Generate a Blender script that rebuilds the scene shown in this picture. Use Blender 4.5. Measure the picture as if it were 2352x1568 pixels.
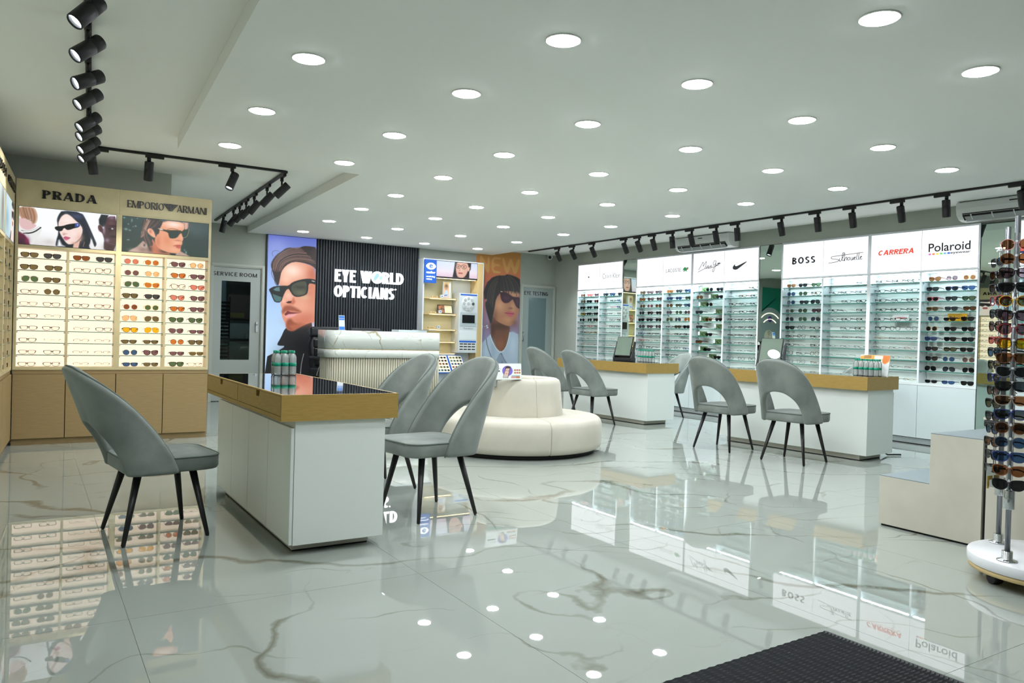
import bpy, bmesh, math, random
import numpy as np
from mathutils import Vector, Matrix

for _o in list(bpy.data.objects):
    bpy.data.objects.remove(_o)
scene = bpy.context.scene
col = scene.collection
random.seed(7)
R = math.radians
PI = math.pi

# ------------------------------------------------------------------ camera
CAM_H = 1.08
_yaw, _pit, _rol = R(32.2861), R(-0.4729), R(1.6029)
_f = Vector((math.sin(_yaw) * math.cos(_pit), math.cos(_yaw) * math.cos(_pit), math.sin(_pit)))
_r = Vector((math.cos(_yaw), -math.sin(_yaw), 0))
_u = _r.cross(_f)
_r2 = _r * math.cos(_rol) + _u * math.sin(_rol)
_u2 = -_r * math.sin(_rol) + _u * math.cos(_rol)
cam_data = bpy.data.cameras.new('camera')
cam_data.sensor_width = 36.0
cam_data.lens = 1757.456 / 2352 * 36.0
cam_data.clip_start = 0.05
cam = bpy.data.objects.new('camera', cam_data)
col.objects.link(cam)
cam.matrix_world = Matrix(((_r2.x, _u2.x, -_f.x, 0), (_r2.y, _u2.y, -_f.y, 0), (_r2.z, _u2.z, -_f.z, CAM_H), (0, 0, 0, 1)))
scene.camera = cam

# ------------------------------------------------------------------ world, exposure
world = bpy.data.worlds.new('world')
scene.world = world
world.use_nodes = True
world.node_tree.nodes['Background'].inputs[0].default_value = (0.75, 0.85, 1.0, 1)
world.node_tree.nodes['Background'].inputs[1].default_value = 0.3
scene.view_settings.view_transform = 'Standard'
scene.view_settings.look = 'None'
scene.view_settings.gamma = 1.0
scene.view_settings.use_curve_mapping = False
scene.view_settings.exposure = 0.1
scene.cycles.max_bounces = 6
scene.cycles.diffuse_bounces = 3
scene.cycles.glossy_bounces = 4
scene.cycles.transmission_bounces = 6
scene.cycles.transparent_max_bounces = 12
scene.cycles.sample_clamp_indirect = 6.0
scene.cycles.adaptive_threshold = 0.18
scene.cycles.caustics_reflective = False
scene.cycles.caustics_refractive = False

# strengths of everything that gives off light
DOWNLIGHT = 142.0
SPOT_FACE = 14.0
LED_STRIP = 90.0
SIGN_WHITE = 1.18
BACKLIT = 1.22

# ------------------------------------------------------------------ materials
def lin(c):
    c = c / 255.0
    return c / 12.92 if c <= 0.04045 else ((c + 0.055) / 1.055) ** 2.4
def C(r, g, b):
    return (lin(r), lin(g), lin(b), 1.0)
MATS = {}
def mat(name, color=(200, 200, 200), rough=0.5, metal=0.0, spec=0.5, emit=None, strength=0.0, sheen=0.0, coat=0.0, alpha=None):
    if name in MATS:
        return MATS[name]
    m = bpy.data.materials.new(name)
    m.use_nodes = True
    b = m.node_tree.nodes['Principled BSDF']
    b.inputs['Base Color'].default_value = C(*color)
    b.inputs['Roughness'].default_value = rough
    b.inputs['Metallic'].default_value = metal
    b.inputs['Specular IOR Level'].default_value = spec
    if sheen:
        b.inputs['Sheen Weight'].default_value = sheen
        b.inputs['Sheen Roughness'].default_value = 0.4
    if coat:
        b.inputs['Coat Weight'].default_value = coat
        b.inputs['Coat Roughness'].default_value = 0.04
    if emit is not None:
        b.inputs['Emission Color'].default_value = C(*emit)
        b.inputs['Emission Strength'].default_value = strength
        m.cycles.emission_sampling = 'NONE'
    MATS[name] = m
    return m
def emitter(name, color, strength):
    if name in MATS:
        return MATS[name]
    m = bpy.data.materials.new(name)
    m.use_nodes = True
    nt = m.node_tree
    nt.nodes.remove(nt.nodes['Principled BSDF'])
    e = nt.nodes.new('ShaderNodeEmission')
    e.inputs[0].default_value = C(*color)
    e.inputs[1].default_value = strength
    nt.links.new(e.outputs[0], nt.nodes['Material Output'].inputs[0])
    MATS[name] = m
    return m
def N(nt, typ, **kw):
    n = nt.nodes.new(typ)
    for k, v in kw.items():
        if k[0] == 'i' and k[1:].isdigit():
            n.inputs[int(k[1:])].default_value = v
        else:
            setattr(n, k, v)
    return n
def noisy(name, c1, c2, scale=8.0, detail=4.0, rough=0.5, spec=0.5, bump=0.0, bump_scale=60.0, metal=0.0, sheen=0.0, lo=0.35, hi=0.65, stretch=None, coat=0.0):
    """principled surface whose colour wanders between two tones"""
    if name in MATS:
        return MATS[name]
    m = mat(name, c1, rough, metal, spec, sheen=sheen, coat=coat)
    nt = m.node_tree
    b = nt.nodes['Principled BSDF']
    tc = N(nt, 'ShaderNodeTexCoord')
    src = tc.outputs['Object']
    if stretch:
        mp = N(nt, 'ShaderNodeMapping')
        mp.inputs['Scale'].default_value = stretch
        nt.links.new(src, mp.inputs[0])
        src = mp.outputs[0]
    no = N(nt, 'ShaderNodeTexNoise')
    no.inputs['Scale'].default_value = scale
    no.inputs['Detail'].default_value = detail
    nt.links.new(src, no.inputs['Vector'])
    cr = N(nt, 'ShaderNodeValToRGB')
    cr.color_ramp.elements[0].position = lo
    cr.color_ramp.elements[1].position = hi
    cr.color_ramp.elements[0].color = C(*c1)
    cr.color_ramp.elements[1].color = C(*c2)
    nt.links.new(no.outputs['Fac'], cr.inputs[0])
    nt.links.new(cr.outputs[0], b.inputs['Base Color'])
    if bump:
        n2 = N(nt, 'ShaderNodeTexNoise')
        n2.inputs['Scale'].default_value = bump_scale
        n2.inputs['Detail'].default_value = 3
        nt.links.new(src, n2.inputs['Vector'])
        bp = N(nt, 'ShaderNodeBump')
        bp.inputs['Strength'].default_value = bump
        bp.inputs['Distance'].default_value = 0.002
        nt.links.new(n2.outputs['Fac'], bp.inputs['Height'])
        nt.links.new(bp.outputs[0], b.inputs['Normal'])
    return m
def marble(name, base, vein, scale=0.55, rough=0.03, width=0.016, faint=0.5, coat=0.0, spec=0.6):
    """polished white slab: contour veins of a warped noise, broad and hairline"""
    if name in MATS:
        return MATS[name]
    m = mat(name, base, rough, 0, spec, coat=coat)
    nt = m.node_tree
    L = nt.links.new
    b = nt.nodes['Principled BSDF']
    geo = N(nt, 'ShaderNodeNewGeometry')
    def noise(vec, sc, det, ro=0.5, off=(0, 0, 0)):
        mp = N(nt, 'ShaderNodeMapping')
        mp.inputs['Location'].default_value = off
        L(vec, mp.inputs[0])
        n = N(nt, 'ShaderNodeTexNoise')
        n.inputs['Scale'].default_value = sc
        n.inputs['Detail'].default_value = det
        n.inputs['Roughness'].default_value = ro
        L(mp.outputs[0], n.inputs['Vector'])
        return n
    def math_(op, a, bb=None, clamp=False):
        n = N(nt, 'ShaderNodeMath', operation=op, use_clamp=clamp)
        for i, v in enumerate((a, bb)):
            if v is None:
                continue
            if isinstance(v, (int, float)):
                n.inputs[i].default_value = v
            else:
                L(v, n.inputs[i])
        return n.outputs[0]
    def vmath(op, a, bb):
        n = N(nt, 'ShaderNodeVectorMath', operation=op)
        for i, v in enumerate((a, bb)):
            if isinstance(v, tuple):
                n.inputs[i].default_value = v
            else:
                L(v, n.inputs[i])
        return n.outputs[0]
    P = geo.outputs['Position']
    w1 = vmath('SUBTRACT', noise(P, 1.1 * scale / 0.55, 2, off=(3, 1, 0)).outputs['Color'], (0.5, 0.5, 0.5))
    w2 = vmath('SUBTRACT', noise(P, 5.5 * scale / 0.55, 3, 0.55, off=(9, 4, 0)).outputs['Color'], (0.5, 0.5, 0.5))
    P1 = vmath('ADD', vmath('ADD', P, vmath('MULTIPLY', w1, (0.9 * 0.55 / scale,) * 3)), vmath('MULTIPLY', w2, (0.13 * 0.55 / scale,) * 3))
    def veins(direction, freq, off, wid, lo, hi, modsc):
        dt = N(nt, 'ShaderNodeVectorMath', operation='DOT_PRODUCT')
        L(P1, dt.inputs[0])
        dt.inputs[1].default_value = direction
        t = math_('ADD', math_('MULTIPLY', dt.outputs['Value'], freq), math_('MULTIPLY', noise(P, freq * .55, 2, .5, off).outputs['Fac'], 2.6))
        d = math_('ABSOLUTE', math_('SUBTRACT', math_('FRACT', t), 0.5))
        mod = noise(P, modsc, 2, 0.5, (off[1], off[0], 2)).outputs['Fac']
        mr = N(nt, 'ShaderNodeMapRange', interpolation_type='SMOOTHSTEP')
        mr.inputs['From Min'].default_value = lo
        mr.inputs['From Max'].default_value = hi
        mr.inputs['To Min'].default_value = 0.0
        mr.inputs['To Max'].default_value = 1.0
        L(mod, mr.inputs['Value'])
        ww = math_('ADD', math_('MULTIPLY', mr.outputs[0], wid), wid * .25)
        q = math_('SUBTRACT', 1.0, math_('DIVIDE', d, ww), True)
        return math_('MULTIPLY', math_('POWER', q, 0.7), math_('ADD', math_('MULTIPLY', mr.outputs[0], 0.85), 0.06), True)
    g = scale / 0.5
    v = math_('MAXIMUM', veins((.55, .84, .3), .95 * g, (0, 0, 0), width, .36, .64, 1.1 * g), math_('MULTIPLY', veins((.95, -.2, .5), 1.05 * g, (7, 3, 1), width * .7, .42, .66, 1.5 * g), .9))
    v = math_('MAXIMUM', v, math_('MULTIPLY', veins((.3, .95, -.4), 2.5 * g, (2, 8, 5), width * 1.1, .44, .7, 2.1 * g), faint))
    cl = noise(P, 1.2, 3, 0.5, (1, 1, 1)).outputs['Fac']
    cl = math_('MULTIPLY', math_('SUBTRACT', cl, 0.5, True), 0.28)
    f = math_('ADD', v, cl, True)
    mx = N(nt, 'ShaderNodeMix', data_type='RGBA')
    mx.inputs['A'].default_value = C(*base)
    mx.inputs['B'].default_value = C(*vein)
    L(f, mx.inputs['Factor'])
    L(mx.outputs['Result'], b.inputs['Base Color'])
    return m
def glassy(name, tint, gloss=0.12, rough=0.03, body=0.0, body_color=(255, 255, 255)):
    """thin clear sheet: tinted see-through plus a fresnel shine (and a little body)"""
    if name in MATS:
        return MATS[name]
    m = bpy.data.materials.new(name)
    m.use_nodes = True
    nt = m.node_tree
    nt.nodes.remove(nt.nodes['Principled BSDF'])
    t = N(nt, 'ShaderNodeBsdfTransparent')
    t.inputs[0].default_value = C(*tint)
    g = N(nt, 'ShaderNodeBsdfGlossy')
    g.inputs['Roughness'].default_value = rough
    fr = N(nt, 'ShaderNodeLayerWeight')
    fr.inputs['Blend'].default_value = gloss
    mx = N(nt, 'ShaderNodeMixShader')
    nt.links.new(fr.outputs['Fresnel'], mx.inputs[0])
    src = t.outputs[0]
    if body:
        d = N(nt, 'ShaderNodeBsdfDiffuse')
        d.inputs[0].default_value = C(*body_color)
        m2 = N(nt, 'ShaderNodeMixShader')
        m2.inputs[0].default_value = body
        nt.links.new(src, m2.inputs[1])
        nt.links.new(d.outputs[0], m2.inputs[2])
        src = m2.outputs[0]
    nt.links.new(src, mx.inputs[1])
    nt.links.new(g.outputs[0], mx.inputs[2])
    nt.links.new(mx.outputs[0], nt.nodes['Material Output'].inputs[0])
    MATS[name] = m
    return m

M_CEIL = mat('ceiling_paint', (246, 248, 243), 0.7, spec=0.2)
M_WALL = noisy('grey_wall_paint', (164, 169, 158), (170, 175, 164), 3.0, 3, 0.65, 0.3)
M_DOOR = mat('door_grey', (168, 176, 170), 0.45)
M_DOORTRIM = mat('door_trim_grey', (182, 187, 176), 0.5)
M_FLOOR = marble('floor_marble', (160, 167, 159), (102, 100, 82), 0.5, 0.012, 0.03, 0.75, spec=1.3)
M_GROUT = mat('grout', (150, 151, 142), 0.6)
M_DESKMARBLE = marble('reception_marble', (216, 221, 213), (150, 132, 88), 1.5, 0.06, 0.03, 0.5)
M_WHITE = mat('white_laminate', (226, 232, 226), 0.28)
M_WHITE2 = mat('white_frame', (222, 228, 228), 0.35)
M_SILVER = mat('brushed_silver', (196, 202, 204), 0.35, 0.6)
M_GOLDLAM = noisy('gold_laminate', (160, 132, 68), (172, 142, 76), 14, 4, 0.42, 0.4, stretch=(1, 1, 12))
M_TANLAM = noisy('tan_laminate', (148, 126, 88), (156, 134, 94), 10, 4, 0.45, 0.35, stretch=(1, 1, 14))
M_CHAMP = noisy('champagne_laminate', (206, 192, 150), (216, 202, 160), 8, 3, 0.36, 0.4, metal=0.15)
M_BLACK = mat('black_powder_coat', (22, 23, 25), 0.45)
M_BLACKGLOSS = mat('black_gloss', (12, 12, 13), 0.12)
M_GAP = mat('shadow_gap_black', (18, 18, 18), 0.7)
M_VELVET = noisy('grey_velvet', (104, 111, 107), (140, 147, 141), 4.0, 7, 0.85, 0.2, bump=0.2, bump_scale=140, sheen=0.3, lo=.3, hi=.7)
M_PIPING = mat('velvet_piping', (104, 114, 108), 0.85, spec=0.2)
M_LEG = mat('black_metal_leg', (20, 19, 19), 0.42)
M_CREAM = noisy('cream_velour', (194, 190, 174), (204, 200, 185), 4.0, 4, 0.8, 0.2, bump=0.1, bump_scale=160, sheen=0.25)
M_LEATHER = noisy('black_leather', (24, 25, 27), (34, 35, 38), 20, 3, 0.35, 0.5, bump=0.3, bump_scale=60)
M_CHROME = mat('chrome', (205, 208, 210), 0.12, 1.0)
M_STEEL = mat('satin_steel', (172, 176, 180), 0.3, 0.9)
M_MIRROR = mat('mirror_silvering', (206, 222, 212), 0.0, 1.0)
M_SHELF = glassy('shelf_glass', (250, 254, 253), 0.2)
M_SHELFEDGE = mat('shelf_glass_edge', (44, 116, 102), 0.2)
M_GOLD = mat('polished_brass', (200, 160, 70), 0.25, 1.0)
M_WOOD = noisy('pale_oak', (206, 178, 122), (222, 196, 142), 6, 5, 0.5, stretch=(1, 1, 0.08))
M_WARMWALL = mat('beige_panel', (214, 208, 170), 0.5)
M_SLAT = noisy('charcoal_slat', (46, 52, 58), (54, 60, 66), 6, 3, 0.5, stretch=(1, 1, 0.1))
M_SLATBACK = mat('slat_backing', (14, 15, 17), 0.8)
M_FLUTE = mat('fluted_taupe', (192, 188, 166), 0.45)
M_LETTERBLACK = mat('letter_black', (16, 15, 15), 0.3)
M_PLASTICW = mat('white_plastic', (216, 220, 218), 0.35)
M_RUBBER = mat('black_rubber', (20, 20, 21), 0.6)
M_BLUE = mat('sign_blue', (22, 82, 170), 0.4, emit=(22, 82, 170), strength=0.35)
M_TEAL = mat('bottle_teal', (10, 150, 118), 0.35)
M_LED = emitter('led_white', (214, 242, 255), LED_STRIP)
M_LEDWARM = emitter('led_warm', (255, 226, 150), 9.0)
M_SIGN = emitter('sign_white', (250, 252, 255), SIGN_WHITE)
M_BACKLIT = emitter('backlit_acrylic', (255, 232, 204), BACKLIT)
M_DIFF = emitter('downlight_diffuser', (245, 249, 255), DOWNLIGHT)
M_SPOT = emitter('spot_lens', (240, 250, 255), SPOT_FACE)
M_GLOW = emitter('sign_glow', (244, 250, 255), 3.2)
for _m in (M_SPOT, M_GLOW, M_LEDWARM):
    _m.cycles.emission_sampling = 'NONE'

# ------------------------------------------------------------------ mesh builder
class MB:
    def __init__(s):
        s.v, s.f, s.sm, s.mi = [], [], [], []
        s.m = 0
    def quad(s, *pts, smooth=False):
        n = len(s.v)
        s.v += [tuple(p) for p in pts]
        s.f.append(tuple(range(n, n + len(pts)))); s.sm.append(smooth); s.mi.append(s.m)
        return s
    def box(s, x0, y0, z0, x1, y1, z1):
        if x1 < x0: x0, x1 = x1, x0
        if y1 < y0: y0, y1 = y1, y0
        if z1 < z0: z0, z1 = z1, z0
        n = len(s.v)
        s.v += [(x0, y0, z0), (x1, y0, z0), (x1, y1, z0), (x0, y1, z0), (x0, y0, z1), (x1, y0, z1), (x1, y1, z1), (x0, y1, z1)]
        for q in ((3, 2, 1, 0), (4, 5, 6, 7), (0, 1, 5, 4), (1, 2, 6, 5), (2, 3, 7, 6), (3, 0, 4, 7)):
            s.f.append(tuple(n + i for i in q)); s.sm.append(False); s.mi.append(s.m)
        return s
    def prism(s, poly, d0, d1, plane='xz', smooth=False):
        """extrude a 2-D outline; plane xz: depth along y, yz: depth along x, xy: depth along z"""
        mp = {'xz': lambda a, b, d: (a, d, b), 'yz': lambda a, b, d: (d, a, b), 'xy': lambda a, b, d: (a, b, d)}[plane]
        ar = sum(poly[i][0] * poly[(i + 1) % len(poly)][1] - poly[(i + 1) % len(poly)][0] * poly[i][1] for i in range(len(poly)))
        if (ar < 0) != (plane == 'xz'):
            poly = poly[::-1]
        if d1 < d0: d0, d1 = d1, d0
        n, k = len(s.v), len(poly)
        s.v += [mp(a, b, d0) for a, b in poly] + [mp(a, b, d1) for a, b in poly]
        s.f.append(tuple(n + i for i in range(k))[::-1]); s.f.append(tuple(n + k + i for i in range(k)))
        s.sm += [False, False]; s.mi += [s.m] * 2
        for i in range(k):
            j = (i + 1) % k
            s.f.append((n + i, n + j, n + k + j, n + k + i)); s.sm.append(smooth); s.mi.append(s.m)
        return s
    def tube(s, pts, r, n=8, cap=True):
        pts = [Vector(p) for p in pts]
        rs = r if isinstance(r, (list, tuple)) else [r] * len(pts)
        base = len(s.v)
        up = Vector((0, 0, 1))
        for i, p in enumerate(pts):
            t = (pts[min(i + 1, len(pts) - 1)] - pts[max(i - 1, 0)]).normalized()
            a = t.cross(up)
            if a.length < 1e-3:
                a = t.cross(Vector((1, 0, 0)))
            a.normalize()
            b = t.cross(a)
            for k in range(n):
                w = 2 * PI * k / n
                s.v.append(tuple(p + (a * math.cos(w) + b * math.sin(w)) * rs[i]))
        for i in range(len(pts) - 1):
            for k in range(n):
                k2 = (k + 1) % n
                s.f.append((base + i * n + k, base + (i + 1) * n + k, base + (i + 1) * n + k2, base + i * n + k2)[::-1]); s.sm.append(True); s.mi.append(s.m)
        if cap:
            s.f.append(tuple(base + k for k in range(n))[::-1]); s.f.append(tuple(base + (len(pts) - 1) * n + k for k in range(n)))
            s.sm += [False, False]; s.mi += [s.m] * 2
        return s
    def lathe(s, prof, n=24, c=(0, 0, 0), close=True, smooth=True):
        base = len(s.v)
        for r, z in prof:
            for k in range(n):
                w = 2 * PI * k / n
                s.v.append((c[0] + r * math.cos(w), c[1] + r * math.sin(w), c[2] + z))
        for i in range(len(prof) - 1):
            for k in range(n):
                k2 = (k + 1) % n
                s.f.append((base + i * n + k, base + i * n + k2, base + (i + 1) * n + k2, base + (i + 1) * n + k)); s.sm.append(smooth); s.mi.append(s.m)
        if close:
            s.f.append(tuple(base + k for k in range(n))[::-1]); s.f.append(tuple(base + (len(prof) - 1) * n + k for k in range(n)))
            s.sm += [False, False]; s.mi += [s.m] * 2
        return s
    def grid(s, rows, close_u=False, smooth=True):
        base = len(s.v)
        w = len(rows[0])
        for row in rows:
            s.v += [tuple(p) for p in row]
        for i in range(len(rows) - 1):
            for k in range(w if close_u else w - 1):
                k2 = (k + 1) % w
                s.f.append((base + i * w + k, base + i * w + k2, base + (i + 1) * w + k2, base + (i + 1) * w + k)); s.sm.append(smooth); s.mi.append(s.m)
        return s
    def move(s, M):
        s.v = [tuple(M @ Vector(p)) for p in s.v]
        return s
    def mesh(s, name, bevel=0.0, seg=2, fix=False):
        me = bpy.data.meshes.new(name)
        me.from_pydata(s.v, [], s.f)
        me.polygons.foreach_set('use_smooth', s.sm)
        if any(s.mi):
            me.polygons.foreach_set('material_index', s.mi)
        if bevel or fix:
            bm = bmesh.new()
            bm.from_mesh(me)
            if bevel:
                bmesh.ops.bevel(bm, geom=[e for e in bm.edges if e.is_manifold and e.calc_face_angle(0) > 0.6], offset=bevel, segments=seg, profile=0.6, affect='EDGES')
            if fix:
                bmesh.ops.recalc_face_normals(bm, faces=bm.faces)
            bm.to_mesh(me)
            bm.free()
        me.update()
        return me

def obj(name, me, m=None, parent=None, loc=None, rot=None):
    if isinstance(me, MB):
        me = me.mesh(name)
    if m is not None and not me.materials:
        for q in (m if isinstance(m, (list, tuple)) else [m]):
            me.materials.append(q)
    o = bpy.data.objects.new(name, me)
    col.objects.link(o)
    if parent is not None:
        o.parent = parent
        if loc is None and parent.type == 'EMPTY' and parent.get('_w'):
            loc = -Vector(parent.location)
    if loc is not None:
        o.location = loc
    if rot is not None:
        o.rotation_euler = rot
    return o
def tinted(name, me, m, parent=None, loc=None, rot=None):
    """copy that shares its mesh but wears its own material"""
    if not me.materials:
        me.materials.append(None)
    o = obj(name, me, None, parent, loc, rot)
    o.material_slots[0].link = 'OBJECT'
    o.material_slots[0].material = m
    return o
def tag(o, label, cat, group=None):
    o['label'] = label
    o['category'] = cat
    if group:
        o['group'] = group
    return o
def thing(name, label, cat, loc=(0, 0, 0), rotz=0.0, group=None, world=False):
    o = bpy.data.objects.new(name, None)
    o.empty_display_size = 0.05
    col.objects.link(o)
    o.location = loc
    o.rotation_euler = (0, 0, rotz)
    if world:
        o['_w'] = 1
    return tag(o, label, cat, group)
def struct(name, me, m, parent=None):
    o = obj(name, me, m, parent)
    if parent is None:
        o['kind'] = 'structure'
    return o
def copy_tree(o, parent=None):
    c = o.copy()
    col.objects.link(c)
    c.parent = parent
    for ch in list(o.children):
        copy_tree(ch, c)
    return c
ORD = ['first', 'second', 'third', 'fourth', 'fifth', 'sixth', 'seventh', 'eighth', 'ninth', 'tenth', 'eleventh', 'twelfth', 'thirteenth', 'fourteenth', 'fifteenth', 'sixteenth', 'seventeenth', 'eighteenth', 'nineteenth', 'twentieth']

# ------------------------------------------------------------------ lettering
def _ring(cx, cy, rx, ry, tx, ty, a0, a1, n=14):
    out = []
    for i in range(n):
        p, q = R(a0 + (a1 - a0) * i / n), R(a0 + (a1 - a0) * (i + 1) / n)
        out.append([(cx + rx * math.cos(p), cy + ry * math.sin(p)), (cx + rx * math.cos(q), cy + ry * math.sin(q)),
                    (cx + (rx - tx) * math.cos(q), cy + (ry - ty) * math.sin(q)), (cx + (rx - tx) * math.cos(p), cy + (ry - ty) * math.sin(p))])
    return out
def _rect(x0, y0, x1, y1):
    return [(x0, y0), (x1, y0), (x1, y1), (x0, y1)]
def glyph(ch, V, T, S=0.0, k=1.0):
    """capital letter, height 1: V upright stroke, T level stroke, S serif reach, k width factor; -> width, polygons"""
    W = {'A': .74, 'B': .6, 'C': .68, 'D': .68, 'E': .54, 'G': .7, 'H': .66, 'I': V / k, 'K': .64, 'L': .5, 'M': .84, 'N': .7, 'O': .76, 'P': .58, 'R': .62, 'S': .56, 'T': .6, 'V': .7, 'W': 1.0, 'X': .66, 'Y': .64, '&': .66, 'F': .5, 'H': .66}.get(ch, .4) * k
    th = min(V, T * 1.3) if S else V          # thin upright of a contrasted face
    P = []
    st = lambda x, y0=0, y1=1, w=V: P.append(_rect(x, y0, x + w, y1))
    def ser(x, w, y):                          # serif under / over a stem
        if S:
            P.append(_rect(x - S, y if y == 0 else 1 - T * .6, x + w + S, T * .6 if y == 0 else 1))
    if ch == 'A':
        P.append([(0, 0), (th, 0), (W / 2 + th * .4, 1), (W / 2 - th * .6, 1)]); P.append([(W - V * 1.1, 0), (W, 0), (W / 2 + V * .6, 1), (W / 2 - V * .5, 1)])
        P.append(_rect(W * .2, .24, W * .8, .24 + T)); ser(0, th, 0); ser(W - V, V, 0)
    elif ch == 'B':
        st(0); P.extend(_ring(V * .6, .74, W * .92 - V * .6, .26, V, T, -90, 90)); P.extend(_ring(V * .6, .265, W - V * .6, .265 + T * .3, V, T, -90, 90)); ser(0, V, 0); ser(0, V, 1)
        P.append(_rect(0, 0, V, T)); 
    elif ch == 'C':
        P.extend(_ring(W / 2, .5, W / 2, .5, V, T, 48, 312, 22))
    elif ch == 'G':
        P.extend(_ring(W / 2, .5, W / 2, .5, V, T, 48, 330, 22)); st(W - V, .12, .48); P.append(_rect(W * .52, .4, W, .4 + T))
    elif ch == 'D':
        st(0); P.extend(_ring(W * .35, .5, W * .65, .5, V, T, -90, 90, 18)); P.append(_rect(0, 0, W * .36, T)); P.append(_rect(0, 1 - T, W * .36, 1)); ser(0, V, 0); ser(0, V, 1)
    elif ch in 'EF':
        st(0); P.append(_rect(0, 1 - T, W, 1)); P.append(_rect(0, .47, W * .85, .47 + T))
        if ch == 'E': P.append(_rect(0, 0, W, T))
        if S: P.append(_rect(W - T, .8, W, 1)); P.append(_rect(W - T, 0, W, .2)); ser(0, V, 0); ser(0, V, 1)
    elif ch == 'H':
        st(0); st(W - V); P.append(_rect(0, .45, W, .45 + T))
    elif ch == 'I':
        st(0); ser(0, V, 0); ser(0, V, 1)
    elif ch == 'K':
        st(0); P.append([(V * .8, .35), (V * .8, .35 + V), (W - V * .9, 1), (W, 1)]); P.append([(W * .36, .6), (W * .36 + V, .66), (W, 0), (W - V * 1.1, 0)])
    elif ch == 'L':
        st(0); P.append(_rect(0, 0, W, T)); ser(0, V, 0); ser(0, V, 1)
    elif ch == 'M':
        st(0, w=th); st(W - V); P.append([(0, 1), (V, 1), (W / 2 + V * .45, 0), (W / 2 - V * .45, 0)]); P.append([(W - th, 1), (W, 1), (W / 2 + th * .4, 0), (W / 2 - th * .4, 0)]); ser(0, th, 0); ser(W - V, V, 0)
    elif ch == 'N':
        st(0, w=th); st(W - th, w=th); P.append([(0, 1), (V * 1.1, 1), (W, 0), (W - V * 1.1, 0)]); ser(0, th, 0); ser(W - th, th, 1)
    elif ch == 'O':
        P.extend(_ring(W / 2, .5, W / 2, .5, V, T, 0, 360, 28))
    elif ch in 'PR':
        st(0); P.extend(_ring(W * .4, .72, W * .6, .28, V, T, -90, 90)); P.append(_rect(0, 1 - T, W * .42, 1)); P.append(_rect(0, .44, W * .42, .44 + T)); ser(0, V, 0)
        if S: P.append(_rect(-S, 1 - T * .6, V, 1))
        if ch == 'R': P.append([(W * .38, .46), (W * .38 + V, .46), (W + S, 0), (W - V * 1.05, 0)])
    elif ch == 'S':
        P.extend(_ring(W / 2, .735, W / 2, .265 , V, T, 30, 270, 16)); P.extend(_ring(W / 2, .265, W / 2, .265 , V, T, -150, 90, 16))
    elif ch == 'T':
        st(W / 2 - V / 2); P.append(_rect(0, 1 - T, W, 1))
    elif ch == 'V':
        P.append([(0, 1), (V, 1), (W / 2 + V / 2, 0), (W / 2 - V / 2, 0)]); P.append([(W - V, 1), (W, 1), (W / 2 + V / 2, 0), (W / 2 - V / 2, 0)])
    elif ch == 'W':
        for a, b in ((0, .3), (.5, .3), (.5, .7), (1, .7)):
            xa, xb = a * (W - V), b * (W - V)
            P.append([(xa, 1), (xa + V, 1), (xb + V, 0), (xb, 0)])
    elif ch == 'Y':
        st(W / 2 - V / 2, 0, .5); P.append([(0, 1), (V * 1.05, 1), (W / 2 + V / 2, .42), (W / 2 - V / 2, .42)]); P.append([(W - V * 1.05, 1), (W, 1), (W / 2 + V / 2, .42), (W / 2 - V / 2, .42)])
    elif ch == '&':
        P.extend(_ring(W * .42, .76, W * .26, .24, V, T, 0, 360)); P.extend(_ring(W * .42, .27, W * .42, .27, V, T, 60, 340)); P.append([(W * .2, .66), (W * .2 + V, .72), (W, 0), (W - V * 1.2, 0)])
    return W, P
def word(text, box, plane, d0, d1, m, parent, V=.16, T=.15, S=0.0, k=1.0, gap=.12, shear=0.0, flip=False, each=True, name='letter', loc=None, only=None):
    """row of capitals fitted into box=(a0,a1,b0,b1) of a plane; flip when the row runs towards smaller a"""
    a0, a1, b0, b1 = box
    x, gl = 0.0, []
    for ch in text:
        if ch == ' ':
            x += .32 * k
            continue
        w, P = glyph(ch, V, T, S, k)
        gl.append((x, P, ch)); x += w + gap * (1.0 if ch != 'I' else 1.1)
    tot = x - gap
    out = []
    mb = MB()
    for x0, P, ch in gl:
        for poly in P:
            pts = []
            for px, py in poly:
                t = (x0 + px + shear * py) / (tot + abs(shear))
                a = a1 - t * (a1 - a0) if flip else a0 + t * (a1 - a0)
                pts.append((a, b0 + py * (b1 - b0)))
            mb.prism(pts, d0, d1, plane)
        if each:
            out.append(obj(name, mb.mesh(name), m, parent, loc)); mb = MB()
    if not each:
        out.append(obj(name, mb.mesh(name), m, parent, loc))
    return out
_FONT = {}
for _s, _off in (('Polaroid', .012), ('eyewear', .02), ('Calvin Klein', -.012), ('essilor', .03), ('evolving', .03), ('vision', .03), ('Transitions', 0), ('e', .02)):
    cu = bpy.data.curves.new('lettering', 'FONT')
    cu.body = _s
    cu.offset = _off
    cu.resolution_u = 4
    _t = bpy.data.objects.new('lettering', cu)
    col.objects.link(_t)
    _dg = bpy.context.evaluated_depsgraph_get()
    _me = bpy.data.meshes.new_from_object(_t.evaluated_get(_dg))
    _FONT[_s] = ([v.co.copy() for v in _me.vertices], [tuple(p.vertices) for p in _me.polygons])
    bpy.data.objects.remove(_t)
    bpy.data.curves.remove(cu)
    bpy.data.meshes.remove(_me)
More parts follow.
